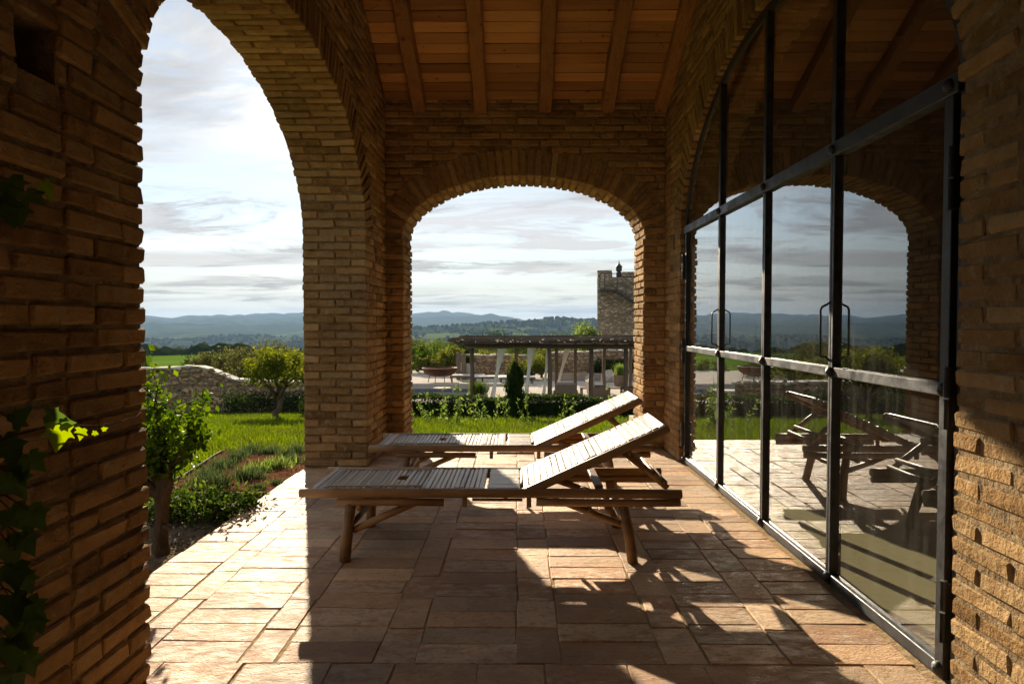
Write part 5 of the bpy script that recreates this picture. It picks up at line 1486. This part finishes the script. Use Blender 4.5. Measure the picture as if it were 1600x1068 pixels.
for k, (px, d, yt, w, mt, lab) in enumerate(bt):
    X = (px - VPX) / F * d; zb_ = float(gz(X, d)) if d > 46 else ZD; h = CAMZ + (VPY - yt) / F * d - zb_
    big = h > 1.6 and 'bush' not in lab
    tree('broadleaf_tree' if big else 'garden_bush', lab, (X, d, zb_), h, w, h * .25 if big else .15, 2800, .15 if d > 42 else .12, mt, None, .10, 800 + k, 38, cat='tree' if big else 'bush', gap=.14)
# more trees left of the pier that only the doors mirror
for k, (X, d, h, w, mt) in enumerate([(-14, 42, 3.6, 4.2, 'leaf_mid'), (-18, 46, 4.0, 4.6, 'leaf_dark'), (-10.5, 48, 3.4, 4.2, 'leaf_mid'), (-23, 50, 4.4, 5, 'leaf_dark'), (-7.5, 50, 3.6, 4.2, 'leaf_mid')]):
    tree('broadleaf_tree', 'tree beyond the pool that is mirrored in the glass doors', (X, d, float(gz(X, d))), h * .5, w * .75, .5, 1500, .2, mt, 'trees mirrored in the doors', .10, 850 + k, 30)

# woods and groves of the valley and the far ridge
def woods():
    r = np.random.default_rng(55); base = []
    ph = (1 + 5 ** .5) / 2
    ico = np.array([(-1, ph, 0), (1, ph, 0), (-1, -ph, 0), (1, -ph, 0), (0, -1, ph), (0, 1, ph), (0, -1, -ph), (0, 1, -ph), (ph, 0, -1), (ph, 0, 1), (-ph, 0, -1), (-ph, 0, 1)]) / 1.9
    tri = np.array([(0, 11, 5), (0, 5, 1), (0, 1, 7), (0, 7, 10), (0, 10, 11), (1, 5, 9), (5, 11, 4), (11, 10, 2), (10, 7, 6), (7, 1, 8), (3, 9, 4), (3, 4, 2), (3, 2, 6), (3, 6, 8), (3, 8, 9), (4, 9, 5), (2, 4, 11), (6, 2, 10), (8, 6, 7), (9, 8, 1)])
    n = 34000; az = np.radians(r.uniform(-36, 13, n)); d = np.exp(r.uniform(math.log(230), math.log(3000), n)); x = d * np.sin(az); y = d * np.cos(az)
    f = np.sin(x * .011 + 1.2 * np.sin(y * .006)) * np.cos(y * .009 + x * .003) + .5 * np.sin(x * .037 + y * .029) + .35 * np.sin(x * .08) * np.cos(y * .07)
    k = (f > .12) | (r.uniform(0, 1, n) < .10); x, y, d = x[k], y[k], d[k]; n = len(x)
    s = r.uniform(2.2, 5.2, n) * np.where(d > 1200, 1.5, 1.0); z = gz(x, y) + s * .55
    V = ico[None] * (s[:, None, None] * r.uniform(.75, 1.25, (n, 12, 1))) * np.array([1, 1, .95]) + np.stack([x, y, z], 1)[:, None]
    T = tri[None] + (np.arange(n) * 12)[:, None, None]
    o = link('far_woods', mesh_np('far_woods', V.reshape(-1, 3), T.reshape(-1, 3)), 'wood_crowns', None, None, 'stuff'); tag(o, 'distant woods and olive groves covering the valley and far hills', 'woods')


woods()

# ------------------------------------------------------------------ the air over the valley
mb = MB(); mb.box((-12500, -12500, -120), (12500, 12500, 190))
me = mesh('haze', mb.V, mb.F); hz = link('haze', me, None, None, None, 'stuff'); tag(hz, 'pale blue haze in the air over the valley', 'haze')
m = bpy.data.materials.new('haze_air'); m.use_nodes = True; t = NT(m.node_tree)
pv = t.n('ShaderNodeVolumePrincipled', inp={'Color': (0.42, 0.65, 1.0, 1), 'Density': 0.000085, 'Anisotropy': 0.0})
t.n('ShaderNodeOutputMaterial', inp={'Volume': pv.outputs[0]}); me.materials.append(m)
